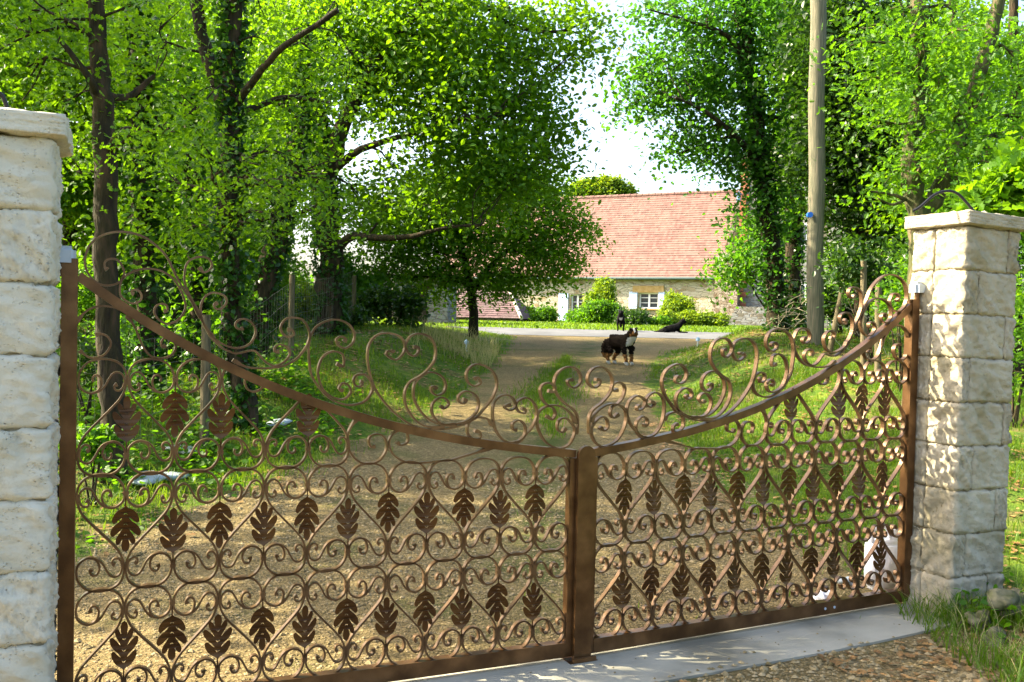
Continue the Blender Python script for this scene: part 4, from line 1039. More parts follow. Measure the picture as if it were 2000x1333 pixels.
def window(x0, x1, z0, z1, nm='window'):
    mb = MB(); W_ = x1 - x0; H_ = z1 - z0; cx = (x0 + x1) / 2
    for s in (-1, 1): mb.box((cx + s * (W_ / 2 - .04), .22, (z0 + z1) / 2), (.08, .07, H_))
    mb.box((cx, .22, z1 - .04), (W_ - .16, .07, .08)); mb.box((cx, .22, z0 + .04), (W_ - .16, .07, .08)); mb.box((cx, .215, (z0 + z1) / 2), (.11, .07, H_ - .16))
    for s in (-1, 1):
        for f in (.36, .68): mb.box((cx + s * W_ * .25, .22, z0 + H_ * f), (W_ * .5 - .15, .04, .035))
    f = mb.build(nm, WHITEP, house)
    mb = MB(); mb.box((cx, .27, (z0 + z1) / 2), (W_, .01, H_)); mb.build('pane', GLASS, f)
    mb = MB(); mb.box((cx, -.03, z0 - .05), (W_ + .3, .2, .08)); mb.build('sill', OCHRE, f)
window(wl, wr, wb, wt)
window(dl, dr, .25, dt, 'glazed_door')
def shutter(x0, x1, z0, z1):
    mb = MB(); n = 5
    for k in range(n): mb.box((x0 + (x1 - x0) * (k + .5) / n, -.04, (z0 + z1) / 2), ((x1 - x0) / n - .012, .04, z1 - z0))
    for f in (.18, .82): mb.box(((x0 + x1) / 2, -.07, z0 + (z1 - z0) * f), (x1 - x0 - .04, .02, .1))
    mb.build('shutter', BLUE, house)
s0, _ = fx(1229, 588); s1, _ = fx(1245, 588); shutter(s0, s1, wb - .02, wt + .05)
s0, _ = fx(1286, 588); s1, _ = fx(1298, 588); shutter(s0, s1, wb - .02, wt + .05)
s0, _ = fx(1091, 600); s1, _ = fx(1110, 600); shutter(s0, s1, .1, dt + .05)

b2 = empty('tower_house', H0 + e1 * .6 - e2 * .2, (0, 0, HA)); tag(b2, 'taller grey stone building half hidden behind the ivy trunks right of the roof', 'building')
mb = MB(); mb.box((5.6, 4, 4.6), (9.6, 8, 10)); mb.build('wall', WALL2, b2)
mb = MB(); tiled_slope(mb, .5, 10.8, -.4, 9.5, 4, 13, 24, 3.4, 7.8, seed=6); mb.add([(.5, -.3, 9.5), (.5, 8.4, 9.5), (3.4, 4, 13)], [(0, 2, 1)]); mb.add([(10.8, -.3, 9.5), (10.8, 8.4, 9.5), (7.8, 4, 13)], [(0, 1, 2)]); mb.build('roof', TILE2, b2)
mb = MB()
for k in range(30): mb.box((.80 + (.08 if k % 2 else .0), -.03, .3 + k * .31), (.34 + (.16 if k % 2 else 0), .1, .27))
mb.build('brick_quoin', mat('red_brick', (.25, .08, .04), (.34, .15, .08), 6, .9), b2)
mb = MB(); mb.add([(-.7, -.9, -.3), (.78, -.9, -.3), (.78, 0, -.3), (-.7, 0, -.3), (-.55, -.5, 2.9), (.78, -.5, 3.2), (.78, 0, 4.6), (-.55, 0, 4.2)],
                  [(0, 1, 5, 4), (1, 2, 6, 5), (3, 0, 4, 7), (4, 5, 6, 7), (2, 3, 7, 6)]); mb.build('buttress', WALL3, b2)
for (x, z) in ((4.0, 4.6), (7.4, 4.6), (4.0, 1.2)):
    mb = MB(); mb.box((x, -.03, z + .6), (.9, .06, 1.3)); f = mb.build('window', WHITEP, b2)
    mb = MB(); mb.box((x, -.07, z + .6), (.7, .02, 1.1)); mb.build('pane', GLASS, f)
LIRON = mat('dark_blue_lantern_iron', (.05, .09, .16), None, rough=.4)
lp = at(1443, 385, 52.8)
ln = empty('wall_lantern', lp, (0, 0, HA)); tag(ln, 'dark lantern on a bracket at the upper corner beside the roof ridge', 'lantern')
mb = MB(); mb.tube([(-.16, 0, -.22), (-.12, 0, -.2)], .01, 6)
for sx in (-1, 1):
    for sy in (-1, 1): mb.tube([(.1 * sx, .1 * sy, -.25), (.16 * sx, .16 * sy, .12)], .015, 5)
mb.tube([(0, 0, .12), (0, 0, .3)], [.25, .03], 8); mb.tube([(0, 0, -.3), (0, 0, -.25)], .13, 8); mb.tube([(0, 0, .3), (.0, .15, .42), (.2, .3, .40), (.35, .5, .2)], .02, 6)
mb.build('cage', LIRON, ln)
mb = MB(); mb.tube([(0, 0, -.24), (0, 0, .11)], [.09, .13], 8); mb.build('glass', mat('blue_lantern_glass', (.25, .42, .7), None, rough=.1), ln)
st = empty('stone_steps', at(1470, 625, 50.5) * 1.0, (0, 0, HA)); st.location.z = 1.56; tag(st, 'grey stone steps at the foot of the taller building behind the slender tree', 'steps')
for k in range(6):
    mb = MB(); mb.box((.2, .35 * k, .09 + .19 * k), (3.0, .7, .185)); mb.build('step', WALL2, st)

# tiled shed and dark doorway shed left of the house
s_ = at(940, 628, 44); sh = empty('tiled_shed', (s_.x, s_.y, 1.5), (0, 0, -.28)); tag(sh, 'low shed with brown violet tiled roof before the left end of the house', 'shed')
def sl(px, py, y): p = at(px, py, 44 + y); return (p.x - s_.x)
ze = at(970, 622, 43).z - 1.5; zr = at(960, 565, 46).z - 1.5
mb = MB(); mb.box((.0, 1.7, ze / 2 - .1), (3.4, 3.0, ze + .2)); mb.build('wall', WALL2, sh)
mb = MB(); tiled_slope(mb, -2.4, 1.95, -.1, ze, 2.6, zr, 14, -2.2, .55, seed=8)
mb.add([(1.95, -.1, ze), (2.0, 3.6, ze), (.55, 2.6, zr)], [(0, 1, 2)]); rf2 = mb.build('roof', TILE2, sh)
mb = MB(); mb.tube([(2.02, -.12, ze + .03), (.58, 2.6, zr + .04)], .09, 6); mb.build('coping', mat('pale_mortar', (.5, .46, .36), None), rf2)
s2 = at(815, 640, 36); hd = empty('stone_hut', (s2.x, s2.y, gz(s2.x, s2.y)), (0, 0, -.1)); tag(hd, 'small stone hut with a black open doorway in the shade of the wide oak', 'hut')
mb = MB(); zt = 1.5
mb.box((-.62, 1, .75), (.62, 2, 2.1)); mb.box((.78, 1, .75), (.8, 2, 2.1)); mb.box((.03, 1, 1.62), (.70, 2, .36)); mb.box((.03, 2.1, .75), (2.3, .2, 2.1)); mb.build('wall', WALL2, hd)
mb = MB(); mb.box((.03, .25, .6), (.68, .05, 1.7)); mb.build('entrance', mat('doorway_shade', (.02, .016, .012), (.05, .035, .02), 9, stretch=(8, 1, 1)), hd)  # near-black sheet across the open doorway, standing in for its unlit inside
mb = MB(); mb.box((.03, -.03, 1.46), (1.0, .08, .14)); mb.build('lintel', BARK, hd)
mb = MB(); mb.box((.05, 1, 1.88), (2.7, 2.5, .1)); mb.build('roof', TILE2, hd)

# ---------------------------------------------------------------- pole, fences
p0 = at(1592, 672, 15); p1 = at(1591, 0, 15)
po = empty('utility_pole', (p0.x, p0.y, gz(p0.x, p0.y))); tag(po, 'tall bare weathered wooden utility pole on the grass bank right of the drive', 'pole')
rg = np.random.default_rng(3)
pts = [((p1.x - p0.x) * f, (p1.y - p0.y) * f, -.3 + 8.6 * f) for f in np.linspace(0, 1, 26)]
pts = [(x + .012 * math.sin(i * .9), y, z) for i, (x, y, z) in enumerate(pts)]
mb = MB(); mb.tube(pts, list(np.linspace(.135, .122, 26)), 20); mb.build('shaft', POLE_WOOD, po)
bp_ = at(1582, 420, 14.85); mb = MB(); mb.tube([(bp_.x - p0.x, bp_.y - p0.y - .02, bp_.z - po.location.z), (bp_.x - p0.x, bp_.y - p0.y + .05, bp_.z - po.location.z)], .045, 14)
mb.build('marker_disc', mat('blue_plastic', (.02, .14, .60), None, rough=.35), po)

def fence(name, label, posts, hts, rad, wires, seed, square=True, leans=None, wob=.01, verticals=True):
    """posts: world (x, y)"""
    root = empty(name, (posts[0][0], posts[0][1], gz(*posts[0]))); tag(root, label, 'fence')
    o = root.location
    tops = []
    for i, (x, y) in enumerate(posts):
        g0 = gz(x, y); lx = leans[i] if leans else 0
        mb = MB()
        P = [(x - o.x + lx * f, y - o.y, g0 - o.z - .15 + (hts[i] + .15) * f) for f in (0, .33, .66, 1)]
        mb.tube(P, [rad * 1.05, rad, rad, rad * .95], 4 if square else 8); mb.build('post', POST_WOOD, root)
        tops.append((x, y, g0, lx))
    mb = MB(); r = random.Random(seed)
    for h in wires:
        for i in range(len(posts) - 1):
            a, b = tops[i], tops[i + 1]
            n = 14; P = []
            for k in range(n + 1):
                f = k / n; sag = -.05 * 4 * f * (1 - f)
                P.append((a[0] + (b[0] - a[0]) * f - o.x + (a[3] * (1 - f) + b[3] * f) * h / 1.2, a[1] + (b[1] - a[1]) * f - o.y, (a[2] * (1 - f) + b[2] * f) - o.z + h + sag + r.uniform(-wob, wob)))
            mb.tube(P, .0022, 4, False)
    if verticals:
        for i in range(len(posts) - 1):
            a, b = tops[i], tops[i + 1]; L_ = math.hypot(b[0] - a[0], b[1] - a[1]); m_ = int(L_ / .16)
            for k in range(1, m_):
                f = k / m_; x, y = a[0] + (b[0] - a[0]) * f - o.x, a[1] + (b[1] - a[1]) * f - o.y; z = a[2] * (1 - f) + b[2] * f - o.z
                mb.tube([(x, y, z + .05), (x + r.uniform(-.02, .02), y, z + .5), (x, y, z + wires[-1] - .03)], .0016, 4, False)
    mb.build('wire_mesh', mat('galvanised_wire', (.16, .17, .15), None, rough=.4, metal=.8), root)
def wp(px, py, Y): p = at(px, py, Y); return (p.x, p.y)
fence('wire_fence', 'square mesh wire fence on grey wooden posts through the left undergrowth', [wp(-60, 900, 7.0), wp(400, 820, 9.2), wp(568, 700, 13.5), wp(690, 660, 19)], [1.35, 1.35, 1.3, 1.1], .052, [.1, .3, .5, .72, .95, 1.2], 1)
fence('wire_fence', 'sagging wire fence on leaning wooden stakes left of the right pillar', [wp(1505, 640, 20), wp(1618, 640, 14), wp(1690, 640, 12.5), wp(1718, 640, 11.5), wp(1800, 640, 10.2)], [1.1, 1.35, 1.5, 1.3, 1.3], .045, [.25, .5, .8, 1.1], 2, square=False, leans=[.0, .26, -.05, -.03, 0], wob=.04, verticals=False)
# bleached brush caught in the right fence
rg = np.random.default_rng(12); c0 = at(1540, 610, 17.5); bb = empty('dead_brush', (c0.x, c0.y, gz(c0.x, c0.y))); tag(bb, 'tangle of pale dead twigs caught on the fence between the ivy trunks and the pole', 'brush', None)
mb = MB()
for k in range(46):
    s0 = np.array([rg.normal() * .30, rg.normal() * .25, rg.uniform(.0, .75)]); d = rg.normal(size=3) * np.array([.38, .2, .16]) + np.array([0, 0, .04])
    mb.tube(smooth_path([s0, s0 + d * .5 + rg.normal(size=3) * .03, s0 + d], 2), [.007, .006, .005, .004, .003], 4, False)
mb.build('twigs', mat('bleached_twig', (.42, .36, .24), None), bb)

# ---------------------------------------------------------------- dogs
def coat_mat(name):
    m = bpy.data.materials.new(name); m.use_nodes = True
    nt = m.node_tree; N = nt.nodes; L = nt.links; b = N['Principled BSDF']; b.inputs['Roughness'].default_value = .95; b.inputs['Specular IOR Level'].default_value = .08
    a = N.new('ShaderNodeAttribute'); a.attribute_name = 'coat'; L.new(a.outputs['Color'], b.inputs['Base Color'])
    n = N.new('ShaderNodeTexNoise'); n.inputs['Scale'].default_value = 60; n.inputs['Detail'].default_value = 6
    bp = N.new('ShaderNodeBump'); bp.inputs['Distance'].default_value = .012; L.new(n.outputs['Fac'], bp.inputs['Height']); L.new(bp.outputs[0], b.inputs['Normal'])
    return m
COAT = coat_mat('dog_coat')
def skin_body(name, verts, edges, rad, parent, colfn, fluff=0.0, seed=1, sub=2):
    me = bpy.data.meshes.new(name); me.from_pydata(verts, edges, []); ob = bpy.data.objects.new(name, me); col.objects.link(ob)
    sk = ob.modifiers.new('skin', 'SKIN'); sk.use_smooth_shade = True; sk.branch_smoothing = .6
    for i, v in enumerate(me.skin_vertices[0].data):
        r = rad[i]; v.radius = r if isinstance(r, tuple) else (r, r)
    me.skin_vertices[0].data[0].use_root = True
    ss = ob.modifiers.new('sub', 'SUBSURF'); ss.levels = sub; ss.render_levels = sub
    dg = bpy.context.evaluated_depsgraph_get(); dg.update()
    m2 = bpy.data.meshes.new_from_object(ob.evaluated_get(dg)); bpy.data.objects.remove(ob)
    m2.name = name; n = len(m2.vertices); co = np.empty(n * 3, np.float32); m2.vertices.foreach_get('co', co); co = co.reshape(-1, 3)
    no = np.empty(n * 3, np.float32); m2.vertices.foreach_get('normal', no); no = no.reshape(-1, 3)
    if fluff:
        rg = np.random.default_rng(seed)
        f = fluff * (np.sin(co @ np.array([71, 43, 29.])) * np.sin(co @ np.array([-37, 61, 83.])) * .6 + rg.random(n) * .7)
        co2 = co + no * f[:, None]; co2[:, 2] = np.maximum(co2[:, 2], .002); m2.vertices.foreach_set('co', co2.ravel().astype(np.float32))
    ca = m2.color_attributes.new('coat', 'FLOAT_COLOR', 'POINT')
    C = np.array([colfn(*p) for p in co], np.float32); C = np.hstack([C, np.ones((n, 1), np.float32)]); ca.data.foreach_set('color', C.ravel())
    m2.polygons.foreach_set('use_smooth', [True] * len(m2.polygons)); m2.materials.clear(); m2.update()
    return link(name, m2, COAT, parent)
def ell(mb, c, r, M=None, n=10):
    bm = bmesh.new(); bmesh.ops.create_uvsphere(bm, u_segments=n, v_segments=n // 2 + 2, radius=1)
    vs = [Vector((v.co.x * r[0], v.co.y * r[1], v.co.z * r[2])) for v in bm.verts]
    if M is not None: vs = [M @ v for v in vs]
    mb.add([v + Vector(c) for v in vs], [tuple(v.index for v in f.verts) for f in bm.faces], True); bm.free()
DV = [(-.10, 0, .455), (-.33, 0, .47), (.16, 0, .455), (.285, -.01, .53), (.355, -.03, .625), (.395, -.05, .66), (.455, -.085, .645), (.52, -.12, .628),
      (-.43, 0, .45), (-.50, 0, .33), (-.50, 0, .20), (-.46, 0, .13),
      (.19, .10, .36), (.165, .105, .25), (.19, .095, .12), (.185, .095, .035), (.225, .095, .022),
      (.19, -.10, .36), (.205, -.105, .25), (.255, -.095, .12), (.25, -.095, .035), (.29, -.095, .022),
      (-.29, .10, .36), (-.20, .11, .26), (-.335, .10, .15), (-.31, .10, .035), (-.27, .10, .022),
      (-.29, -.10, .36), (-.17, -.11, .26), (-.29, -.10, .15), (-.265, -.10, .035), (-.225, -.10, .022)]
DE = [(0, 1), (0, 2), (2, 3), (3, 4), (4, 5), (5, 6), (6, 7), (1, 8), (8, 9), (9, 10), (10, 11), (2, 12), (12, 13), (13, 14), (14, 15), (15, 16), (2, 17), (17, 18), (18, 19), (19, 20), (20, 21),
      (1, 22), (22, 23), (23, 24), (24, 25), (25, 26), (1, 27), (27, 28), (28, 29), (29, 30), (30, 31)]
def collie_rad(k=1.0):
    return [.145 * k, .14 * k, .165 * k, .13 * k, .095, .082, .047, .026, .07 * k, .075 * k, .06 * k, .02, .055, .036, .025, .026, .022, .055, .036, .025, .026, .022, .07, .045, .027, .026, .022, .07, .045, .027, .026, .022]
def collie_col(x, y, z):
    blk = (.016, .011, .008); tan = (.22, .11, .04); wht = (.72, .70, .64)
    if z < .07: return wht
    if x > .26 and z > .56:      # head
        hy = -.055
        if abs(y - (hy - (x - .395) * .55)) < .016 and z > .63: return wht
        if x > .45 and z < .66: return tan if z > .60 else wht
        if z < .62 and x > .36: return tan
        return blk
    if x > .24 and .27 < z < .56 and abs(y + .04) < .065: return wht
    if z < .22: return tan
    return blk
d0 = at(1213, 712, 18.6)
dog = empty('dog', (d0.x, d0.y, gz(d0.x, d0.y)), (0, 0, R(-56))); dog.scale = (1.04,) * 3
tag(dog, 'long haired black, tan and white dog standing on the drive, looking at the camera', 'dog', 'dogs on the drive')
body = skin_body('body', DV, DE, collie_rad(.95), dog, collie_col, .02, 1, 3)
for sy in (1, -1):
    mb = MB(); M = Matrix.Rotation(R(-30), 3, 'Z') @ Matrix.Rotation(R(18 * sy), 3, 'X')
    mb.add([(.37, -.045 + sy * .035, .70), (.36, -.045 + sy * .085, .69), (.41, -.06 + sy * .075, .705), (.385, -.05 + sy * .08, .752), (.43, -.065 + sy * .10, .715)], [(0, 1, 3), (1, 4, 3), (1, 2, 4), (2, 0, 3), (2, 3, 4), (0, 2, 1)])
    o_ = mb.build('ear', mat('black_ear', (.014, .011, .010), None), dog)
EYEM = mat('dark_eye', (.02, .01, .005), None, rough=.1)
for sy in (1, -1):
    mb = MB(); ell(mb, (.462, -.088 + sy * .034, .685), (.011, .011, .011)); mb.build('eye', EYEM, dog)
mb = MB(); ell(mb, (.543, -.132, .640), (.018, .02, .015)); mb.build('nose', EYEM, dog)
# long guard hair along neck, breeches and tail
rg = np.random.default_rng(5)
def fur(parent, boxes, colr, name='long_hair', ln=.07):
    P = []; 
    for c, s, n in boxes: P.append(rg.normal(size=(n, 3)) * np.array(s) + np.array(c))
    P = np.vstack(P); V, Q, rv = leaf_cloud(P, ln, .0, 'fold', rg, 2.2, .12)
    m = mat(name + '_' + parent.name, colr, None, rough=.8); link(name, np_mesh(name, V, Q, {'rnd': rv}, False), m, parent)
def black_col(x, y, z):
    if x > .25 and abs(y) < .045 and .30 < z < .47: return (.5, .5, .48)
    return (.006, .006, .007)
d0 = at(1212, 648, 31.3)
V2 = [list(v) for v in DV]
for i, (x, z) in {3: (.29, .54), 4: (.36, .64), 5: (.40, .67), 6: (.455, .65), 7: (.515, .63)}.items(): V2[i] = [x, 0, z]
dog2 = empty('dog', (d0.x, d0.y, gz(d0.x, d0.y)), (0, 0, R(-97))); dog2.scale = (.98,) * 3
tag(dog2, 'black dog standing further back on the drive, facing the camera', 'dog', 'dogs on the drive')
skin_body('body', [tuple(v) for v in V2], DE, [(r * .92 if i < 4 else r * 1.0) for i, r in enumerate(collie_rad())], dog2, black_col, .003, 2)
BE = mat('black_coat', (.006, .006, .007), None)
for sy in (1, -1):
    mb = MB(); mb.add([(.37, sy * .045, .73), (.42, sy * .05, .73), (.39, sy * .10, .70), (.41, sy * .10, .655), (.38, sy * .075, .73)], [(0, 1, 3, 2), (0, 2, 4), (1, 4, 3), (4, 2, 3)]); mb.build('ear', BE, dog2)
LV = [(-.05, 0, .16), (-.34, 0, .13), (.22, 0, .20), (.33, 0, .31), (.38, 0, .42), (.42, 0, .47), (.49, 0, .45), (.56, 0, .43),
      (-.48, .04, .05), (-.60, .08, .035), (-.70, .10, .025),
      (.24, .09, .12), (.30, .10, .04), (.45, .09, .03), (.58, .09, .025), (.24, -.09, .12), (.30, -.10, .04), (.48, -.09, .03), (.62, -.09, .025),
      (-.30, -.12, .12), (-.16, -.16, .08), (-.30, -.18, .035), (-.20, -.19, .025)]
LE = [(0, 1), (0, 2), (2, 3), (3, 4), (4, 5), (5, 6), (6, 7), (1, 8), (8, 9), (9, 10), (2, 11), (11, 12), (12, 13), (13, 14), (2, 15), (15, 16), (16, 17), (17, 18), (1, 19), (19, 20), (20, 21), (21, 22)]
LR = [.17, .18, .19, .14, .11, .11, .062, .04, .045, .03, .015, .06, .04, .032, .028, .06, .04, .032, .028, .09, .06, .035, .028]
d0 = at(1312, 648, 31)
dog3 = empty('dog', (d0.x, d0.y, gz(d0.x, d0.y)), (0, 0, R(-8))); dog3.scale = (.86,) * 3
tag(dog3, 'black dog lying stretched out on the pale court before the juniper', 'dog', 'dogs on the drive')
skin_body('body', LV, LE, LR, dog3, lambda x, y, z: (.006, .006, .007), .003, 3)
for sy in (1, -1):
    mb = MB(); mb.add([(.42, sy * .04, .52), (.47, sy * .045, .53), (.44, sy * .06, .60), (.44, sy * .075, .53)], [(0, 1, 2), (1, 3, 2), (3, 0, 2)]); mb.build('ear', BE, dog3)

# ---------------------------------------------------------------- small things on the ground
WPL = mat('milky_white_plastic', (.72, .74, .80), None, rough=.35)
c0 = at(1722, 1138, 5.72); jc = empty('jerrycan', (c0.x, c0.y, gz(c0.x, c0.y)), (0, 0, R(20))); tag(jc, 'white plastic jerrycan standing behind the gate beside the right hinge stile', 'jerrycan')
bm = bmesh.new(); bmesh.ops.create_cube(bm, size=1, matrix=Matrix.Translation((0, 0, .155)) @ Matrix.Diagonal((.20, .15, .31, 1)))
bmesh.ops.bevel(bm, geom=bm.edges[:], offset=.028, segments=4, affect='EDGES'); me = bpy.data.meshes.new('can'); bm.to_mesh(me); bm.free(); me.polygons.foreach_set('use_smooth', [True] * len(me.polygons)); link('can_body', me, WPL, jc)
mb = MB(); mb.tube(smooth_path([(-.085, 0, .295), (-.08, 0, .375), (0, 0, .395), (.04, 0, .37), (.055, 0, .30)], 4), .016, 8); mb.build('handle', WPL, jc)
mb = MB(); mb.tube([(.075, 0, .30), (.078, 0, .345)], .028, 12); mb.tube([(.078, 0, .347), (.079, 0, .375)], .033, 12); mb.build('cap', WPL, jc)
def rock(label, px, py, Y, s, m, seed, flat=.6, group=None, zoff=0):
    p = at(px, py, Y); r = np.random.default_rng(seed)
    bm = bmesh.new(); bmesh.ops.create_icosphere(bm, subdivisions=3, radius=1)
    f = r.normal(size=(5, 3)) * 2.6; ph = r.uniform(0, 6, 5)
    for v in bm.verts:
        q_ = np.array(v.co); k = 1 + .22 * sum(math.sin(f[i] @ q_ + ph[i]) for i in range(5)); v.co = Vector(q_ * k * np.array([s, s * .8, s * flat]))
    me = bpy.data.meshes.new('rock'); bm.to_mesh(me); bm.free(); me.polygons.foreach_set('use_smooth', [True] * len(me.polygons))
    o = link('rock', me, m); o.location = (p.x, p.y, gz(p.x, p.y) + s * flat * .4 + zoff); o.rotation_euler = (0, 0, r.uniform(0, 3)); tag(o, label, 'stone', group)
MOSSY = mat('mossy_field_stone', (.05, .06, .02), (.20, .18, .12), 9, .95, .01, 30)
for a_ in [('mossy rounded stone highest of the pile right of the right pillar', 1955, 1085, 4.95, .075, 31, .13), ('grey stone at the foot of the pile right of the right pillar', 1940, 1140, 4.8, .07, 32, .0), ('mossy stone in the middle of the pile right of the right pillar', 1918, 1118, 4.95, .07, 33, .05),
           ('flat stone at the right edge beside the grass', 1990, 1060, 5.0, .10, 35, .12)]:
    rock(a_[0], a_[1], a_[2], a_[3], a_[4], MOSSY, a_[5], .7, 'stones piled beside the right pillar', a_[6])
SLATE = mat('blue_grey_flat_stone', (.28, .33, .36), (.42, .47, .50), 6, .8, .004, 30)
rock('flat blue grey stone beside the drive left, nearest the gate', 300, 950, 8.1, .20, SLATE, 41, .25, 'flat stones along the left edge of the drive')
rock('flat blue grey stone beside the drive left, further from the gate', 352, 905, 9.0, .19, SLATE, 42, .25, 'flat stones along the left edge of the drive')
rock('long pale stone at the drive edge behind the forked oak', 535, 852, 10.4, .18, SLATE, 44, .2, 'flat stones along the left edge of the drive')
rock('small pale blue stone behind the right gate leaf near the jerrycan', 1612, 1158, 5.5, .05, WPL, 43, 1.0)
rock('small grey stone in the leaf litter behind the right gate leaf', 1655, 1130, 5.8, .06, SLATE, 45, .6)
for lb, px, py, Y in (('short white marker stake in the grass at the left edge of the drive', 911, 662, 20), ('short white marker stake in the grass at the right edge of the drive', 1363, 664, 22)):
    p = at(px, py, Y); t = empty('marker_stake', (p.x, p.y, gz(p.x, p.y))); tag(t, lb, 'stake', 'white stakes along the drive')
    mb = MB(); mb.tube([(0, 0, -.05), (0, 0, .16)], .02, 8); mb.build('stake', WPL, t); mb = MB(); mb.tube([(0, 0, .16), (0, 0, .22), (0, 0, .26)], [.05, .05, .01], 10); mb.build('head', mat('pale_blue_plastic', (.45, .62, .85), None), t)
# yellow conduit up the pillar foot
p = gp(2.32, .10, TR); mb = MB(); mb.tube([(p[0], p[1], -.02), (p[0] - .004, p[1], .12), (p[0] - .002, p[1], .26)], .011, 8); tag(mb.build('conduit', mat('yellow_plastic_tube', (.55, .38, .04), None)), 'short yellow plastic conduit at the foot of the right pillar behind the hinge', 'conduit')

# ---------------------------------------------------------------- grass, litter, gravel
def scatter(n, x0, x1, y0, y1, fn, rg):
    X = rg.uniform(x0, x1, n); Y = rg.uniform(y0, y1, n); k = fn(X, Y); return X[k], Y[k]
def blades(name, X, Y, h, wd, material, rg, lean=.45, label=None):
    n = len(X); Z = ground(X, Y); P = np.stack([X, Y, Z], 1)
    a = rg.uniform(0, 6.283, n); H_ = h * rg.uniform(.45, 1.3, n); W_ = wd * rg.uniform(.6, 1.4, n)
    side = np.stack([np.cos(a), np.sin(a), np.zeros(n)], 1); b = rg.uniform(0, 6.283, n); ln = rg.uniform(.1, 1, n) * lean * H_
    lv = np.stack([np.cos(b) * ln, np.sin(b) * ln, np.zeros(n)], 1); up = np.zeros((n, 3)); up[:, 2] = H_
    V = np.empty((n, 6, 3), np.float32)
    for s, i in ((-1, 0), (1, 1)):
        V[:, i] = P + side * (W_ * s / 2)[:, None]; V[:, 2 + i] = P + up * .6 + lv * .35 + side * (W_ * .4 * s)[:, None]; V[:, 4 + i] = P + up * .98 + lv + side * (W_ * .06 * s)[:, None]
    Q = (np.arange(n) * 6)[:, None, None] + np.array([(0, 1, 3, 2), (2, 3, 5, 4)])[None]
    # random value follows patches so the sward is not even
    pat = .5 + .5 * np.sin(X * 1.7 + 1.3) * np.cos(Y * 1.3) ; rv = np.clip(.35 * pat + .65 * rg.random(n), 0, 1)
    return tag(link(name, np_mesh(name, V.reshape(-1, 3), Q.reshape(-1, 4), {'rnd': np.repeat(rv, 6)}, False), material), kind='stuff')
rg = np.random.default_rng(77)
def patch(X, Y, f=1.0, t=.0): return (np.sin(X * 2.1 * f + 3) * np.cos(Y * 1.7 * f + 1) + np.sin(X * 5.3 * f + Y * 3.1 * f) * .6 + rg.normal(size=X.shape) * .5) > t
offr = lambda X, Y: X - edge_r(Y); offl = lambda X, Y: edge_l(Y) - X
X, Y = scatter(22000, 2.25, 3.9, 2.4, 5.3, lambda X, Y: ((X - 2.45) * 1.2 + (Y - 3.0) * .12 > rg.normal(size=X.shape) * .25) & patch(X, Y, 1.5, -.6), rg)
blades('grass', X, Y, .15, .006, GRASS, rg, 1.1)
X, Y = scatter(1500, 2.3, 3.9, 2.4, 5.3, lambda X, Y: ((X - 2.45) * 1.2 + (Y - 3.0) * .12 > rg.normal(size=X.shape) * .25), rg)
blades('dry_grass', X, Y, .20, .004, DRYGRASS, rg, 1.2)
X, Y = scatter(52000, 1.9, 6.5, 5.6, 13, lambda X, Y: (offr(X, Y) > rg.normal(size=X.shape) * .22) & patch(X, Y, 1.0, -.25), rg)
blades('grass', X, Y, .085, .007, GRASS, rg, .8)
X, Y = scatter(52000, -6.5, -.3, 5.4, 14, lambda X, Y: (offl(X, Y) > rg.normal(size=X.shape) * .22) & patch(X, Y, 1.0, -.1), rg)
blades('grass', X, Y, .10, .007, GRASS, rg, .8)
X, Y = scatter(90000, -9, 11, 13, 30, lambda X, Y: (np.maximum(offl(X, Y), offr(X, Y)) > rg.normal(size=X.shape) * .12) & patch(X, Y, .8, .0), rg)
blades('grass', X, Y, .075, .014, GRASS, rg, .6)
X, Y = scatter(30000, -12, 14, 32, 52, lambda X, Y: patch(X, Y, .5, -1), rg)
blades('grass', X, Y, .09, .05, GRASS, rg, .6)
def strip(X, Y): c = np.interp(Y, [10.5, 13, 16, 20], [.55, .45, .75, 1.2]); wv = np.interp(Y, [10.5, 12.5, 14, 17, 20.5], [.05, .2, .38, .22, .05]); return np.abs(X - c) < wv * np.abs(rg.normal(size=X.shape)) * .9
X, Y = scatter(30000, -.2, 1.8, 10.5, 20.5, strip, rg); blades('grass', X, Y, .075, .010, GRASS, rg, .9)
X, Y = scatter(2600, -2.0, -.3, 17.5, 22, lambda X, Y: (offl(X, Y) > -.02) & (patch(X, Y, 1.6, .5)), rg); blades('dry_grass', X, Y, .42, .007, DRYGRASS, rg, .8)
X, Y = scatter(900, .0, 2.0, 5.0, 9.0, lambda X, Y: patch(X, Y, 2.2, 1.0), rg); blades('grass', X, Y, .06, .006, GRASS, rg, .8)
# ground cover: low broad leaves
X, Y = scatter(26000, -5.5, -2.0, 5.0, 12.5, lambda X, Y: (offl(X, Y) > .15 + rg.normal(size=X.shape) * .15) & patch(X, Y, 1.2, .25), rg)
P = np.stack([X, Y, ground(X, Y) + np.abs(rg.normal(size=X.shape)) * .13 * np.clip(offl(X, Y) * 1.2, .2, 1.4)], 1)
tag(make_cloud('ground_cover', P, .06, LEAF_MID, None, .6, 'ivy', rg, .5), kind='stuff')
X, Y = scatter(3000, 2.5, 4.0, 2.5, 5.6, lambda X, Y: patch(X, Y, 2.0, .5), rg)
P = np.stack([X, Y, ground(X, Y) + rg.uniform(.02, .2, X.shape)], 1)
tag(make_cloud('ground_cover', P, .045, LEAF_MID, None, .5, 'ivy', rg, .5), kind='stuff')
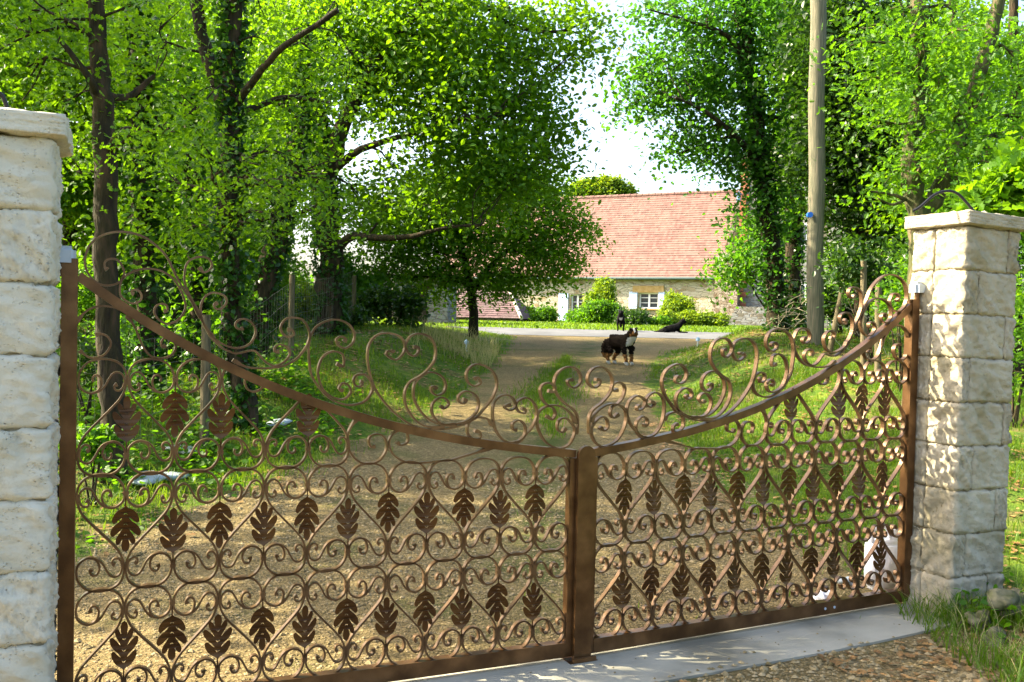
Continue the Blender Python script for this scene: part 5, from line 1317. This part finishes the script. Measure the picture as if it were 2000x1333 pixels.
# fallen leaves
def litter(n, x0, x1, y0, y1, fn, size):
    X, Y = scatter(n, x0, x1, y0, y1, fn, rg); P = np.stack([X, Y, ground(X, Y) + .012 + rg.random(X.shape) * .012], 1)
    tag(make_cloud('leaf_litter', P, size, LITTER, None, .85, 'oak', rg, .4), kind='stuff')
litter(2600, .2, 3.4, 2.6, 5.0, lambda X, Y: (Y < 4.0 + (X - .35) * .46 - .02) & patch(X, Y, 2.0, .1), .05)
litter(6000, 1.3, 5.0, 5.2, 12, lambda X, Y: (offr(X, Y) > -.55 + rg.normal(size=X.shape) * .2) & patch(X, Y, 1.7, .1), .06)
litter(5000, -5.0, -1.0, 5.0, 13, lambda X, Y: (offl(X, Y) > -.35 + rg.normal(size=X.shape) * .2) & patch(X, Y, 1.7, .2), .06)
litter(16000, -5.0, 7.5, 12, 22, lambda X, Y: (np.maximum(offl(X, Y), offr(X, Y)) > .1) & patch(X, Y, 1.2, .1), .08)
# pebbles
PEB = leaf_mat('gravel_stones', (.13, .10, .04), (.33, .26, .14), (.3, .25, .2), 0.0, .9)
def pebbles(n, x0, x1, y0, y1, fn, size):
    X, Y = scatter(n, x0, x1, y0, y1, fn, rg); n = len(X)
    Z = ground(X, Y) + np.where((Y > 4.05 + (X - .35) * .46) & (Y < 4.5 + (X - .35) * .46) & (X < 2.4), .013, 0)
    base_ = np.array([(1, 0, 0), (.3, .95, .1), (-.8, .6, 0), (-.8, -.6, 0), (.3, -.95, .1), (.15, .1, .62), (-.3, .1, .5), (0, 0, -.4)])
    S = size * rg.lognormal(0, .38, n); a = rg.uniform(0, 6.283, n); c, s = np.cos(a), np.sin(a)
    J = base_[None] * (1 + rg.normal(size=(n, 8, 3)) * .14)
    V = np.empty((n, 8, 3)); V[..., 0] = (J[..., 0] * c[:, None] - J[..., 1] * s[:, None]) * S[:, None] + X[:, None]
    V[..., 1] = (J[..., 0] * s[:, None] + J[..., 1] * c[:, None]) * S[:, None] * .8 + Y[:, None]; V[..., 2] = J[..., 2] * S[:, None] + (Z + S * .15)[:, None]
    T = np.array([(0, 1, 5), (1, 2, 6), (1, 6, 5), (2, 3, 6), (3, 4, 6), (4, 5, 6), (4, 0, 5)])
    Q = (np.arange(n) * 8)[:, None, None] + T[None]
    tag(link('gravel', np_mesh('gravel', V.reshape(-1, 3), Q.reshape(-1, 3), {'rnd': np.repeat(rg.random(n), 8)}, False), PEB), kind='stuff')
pebbles(15000, -.6, 3.3, 2.4, 5.1, lambda X, Y: (Y < 4.04 + (X - .35) * .46 + np.abs(rg.normal(size=X.shape)) * .02), .010)
pebbles(260, -.6, 2.4, 3.6, 5.1, lambda X, Y: (Y > 4.04 + (X - .35) * .46) & (Y < 4.4 + (X - .35) * .46), .006)
pebbles(26000, -3.0, 2.6, 3.5, 9.0, lambda X, Y: (Y > 4.62 + (X - .35) * .46) & (np.maximum(offl(X, Y), offr(X, Y)) < .2), .008)
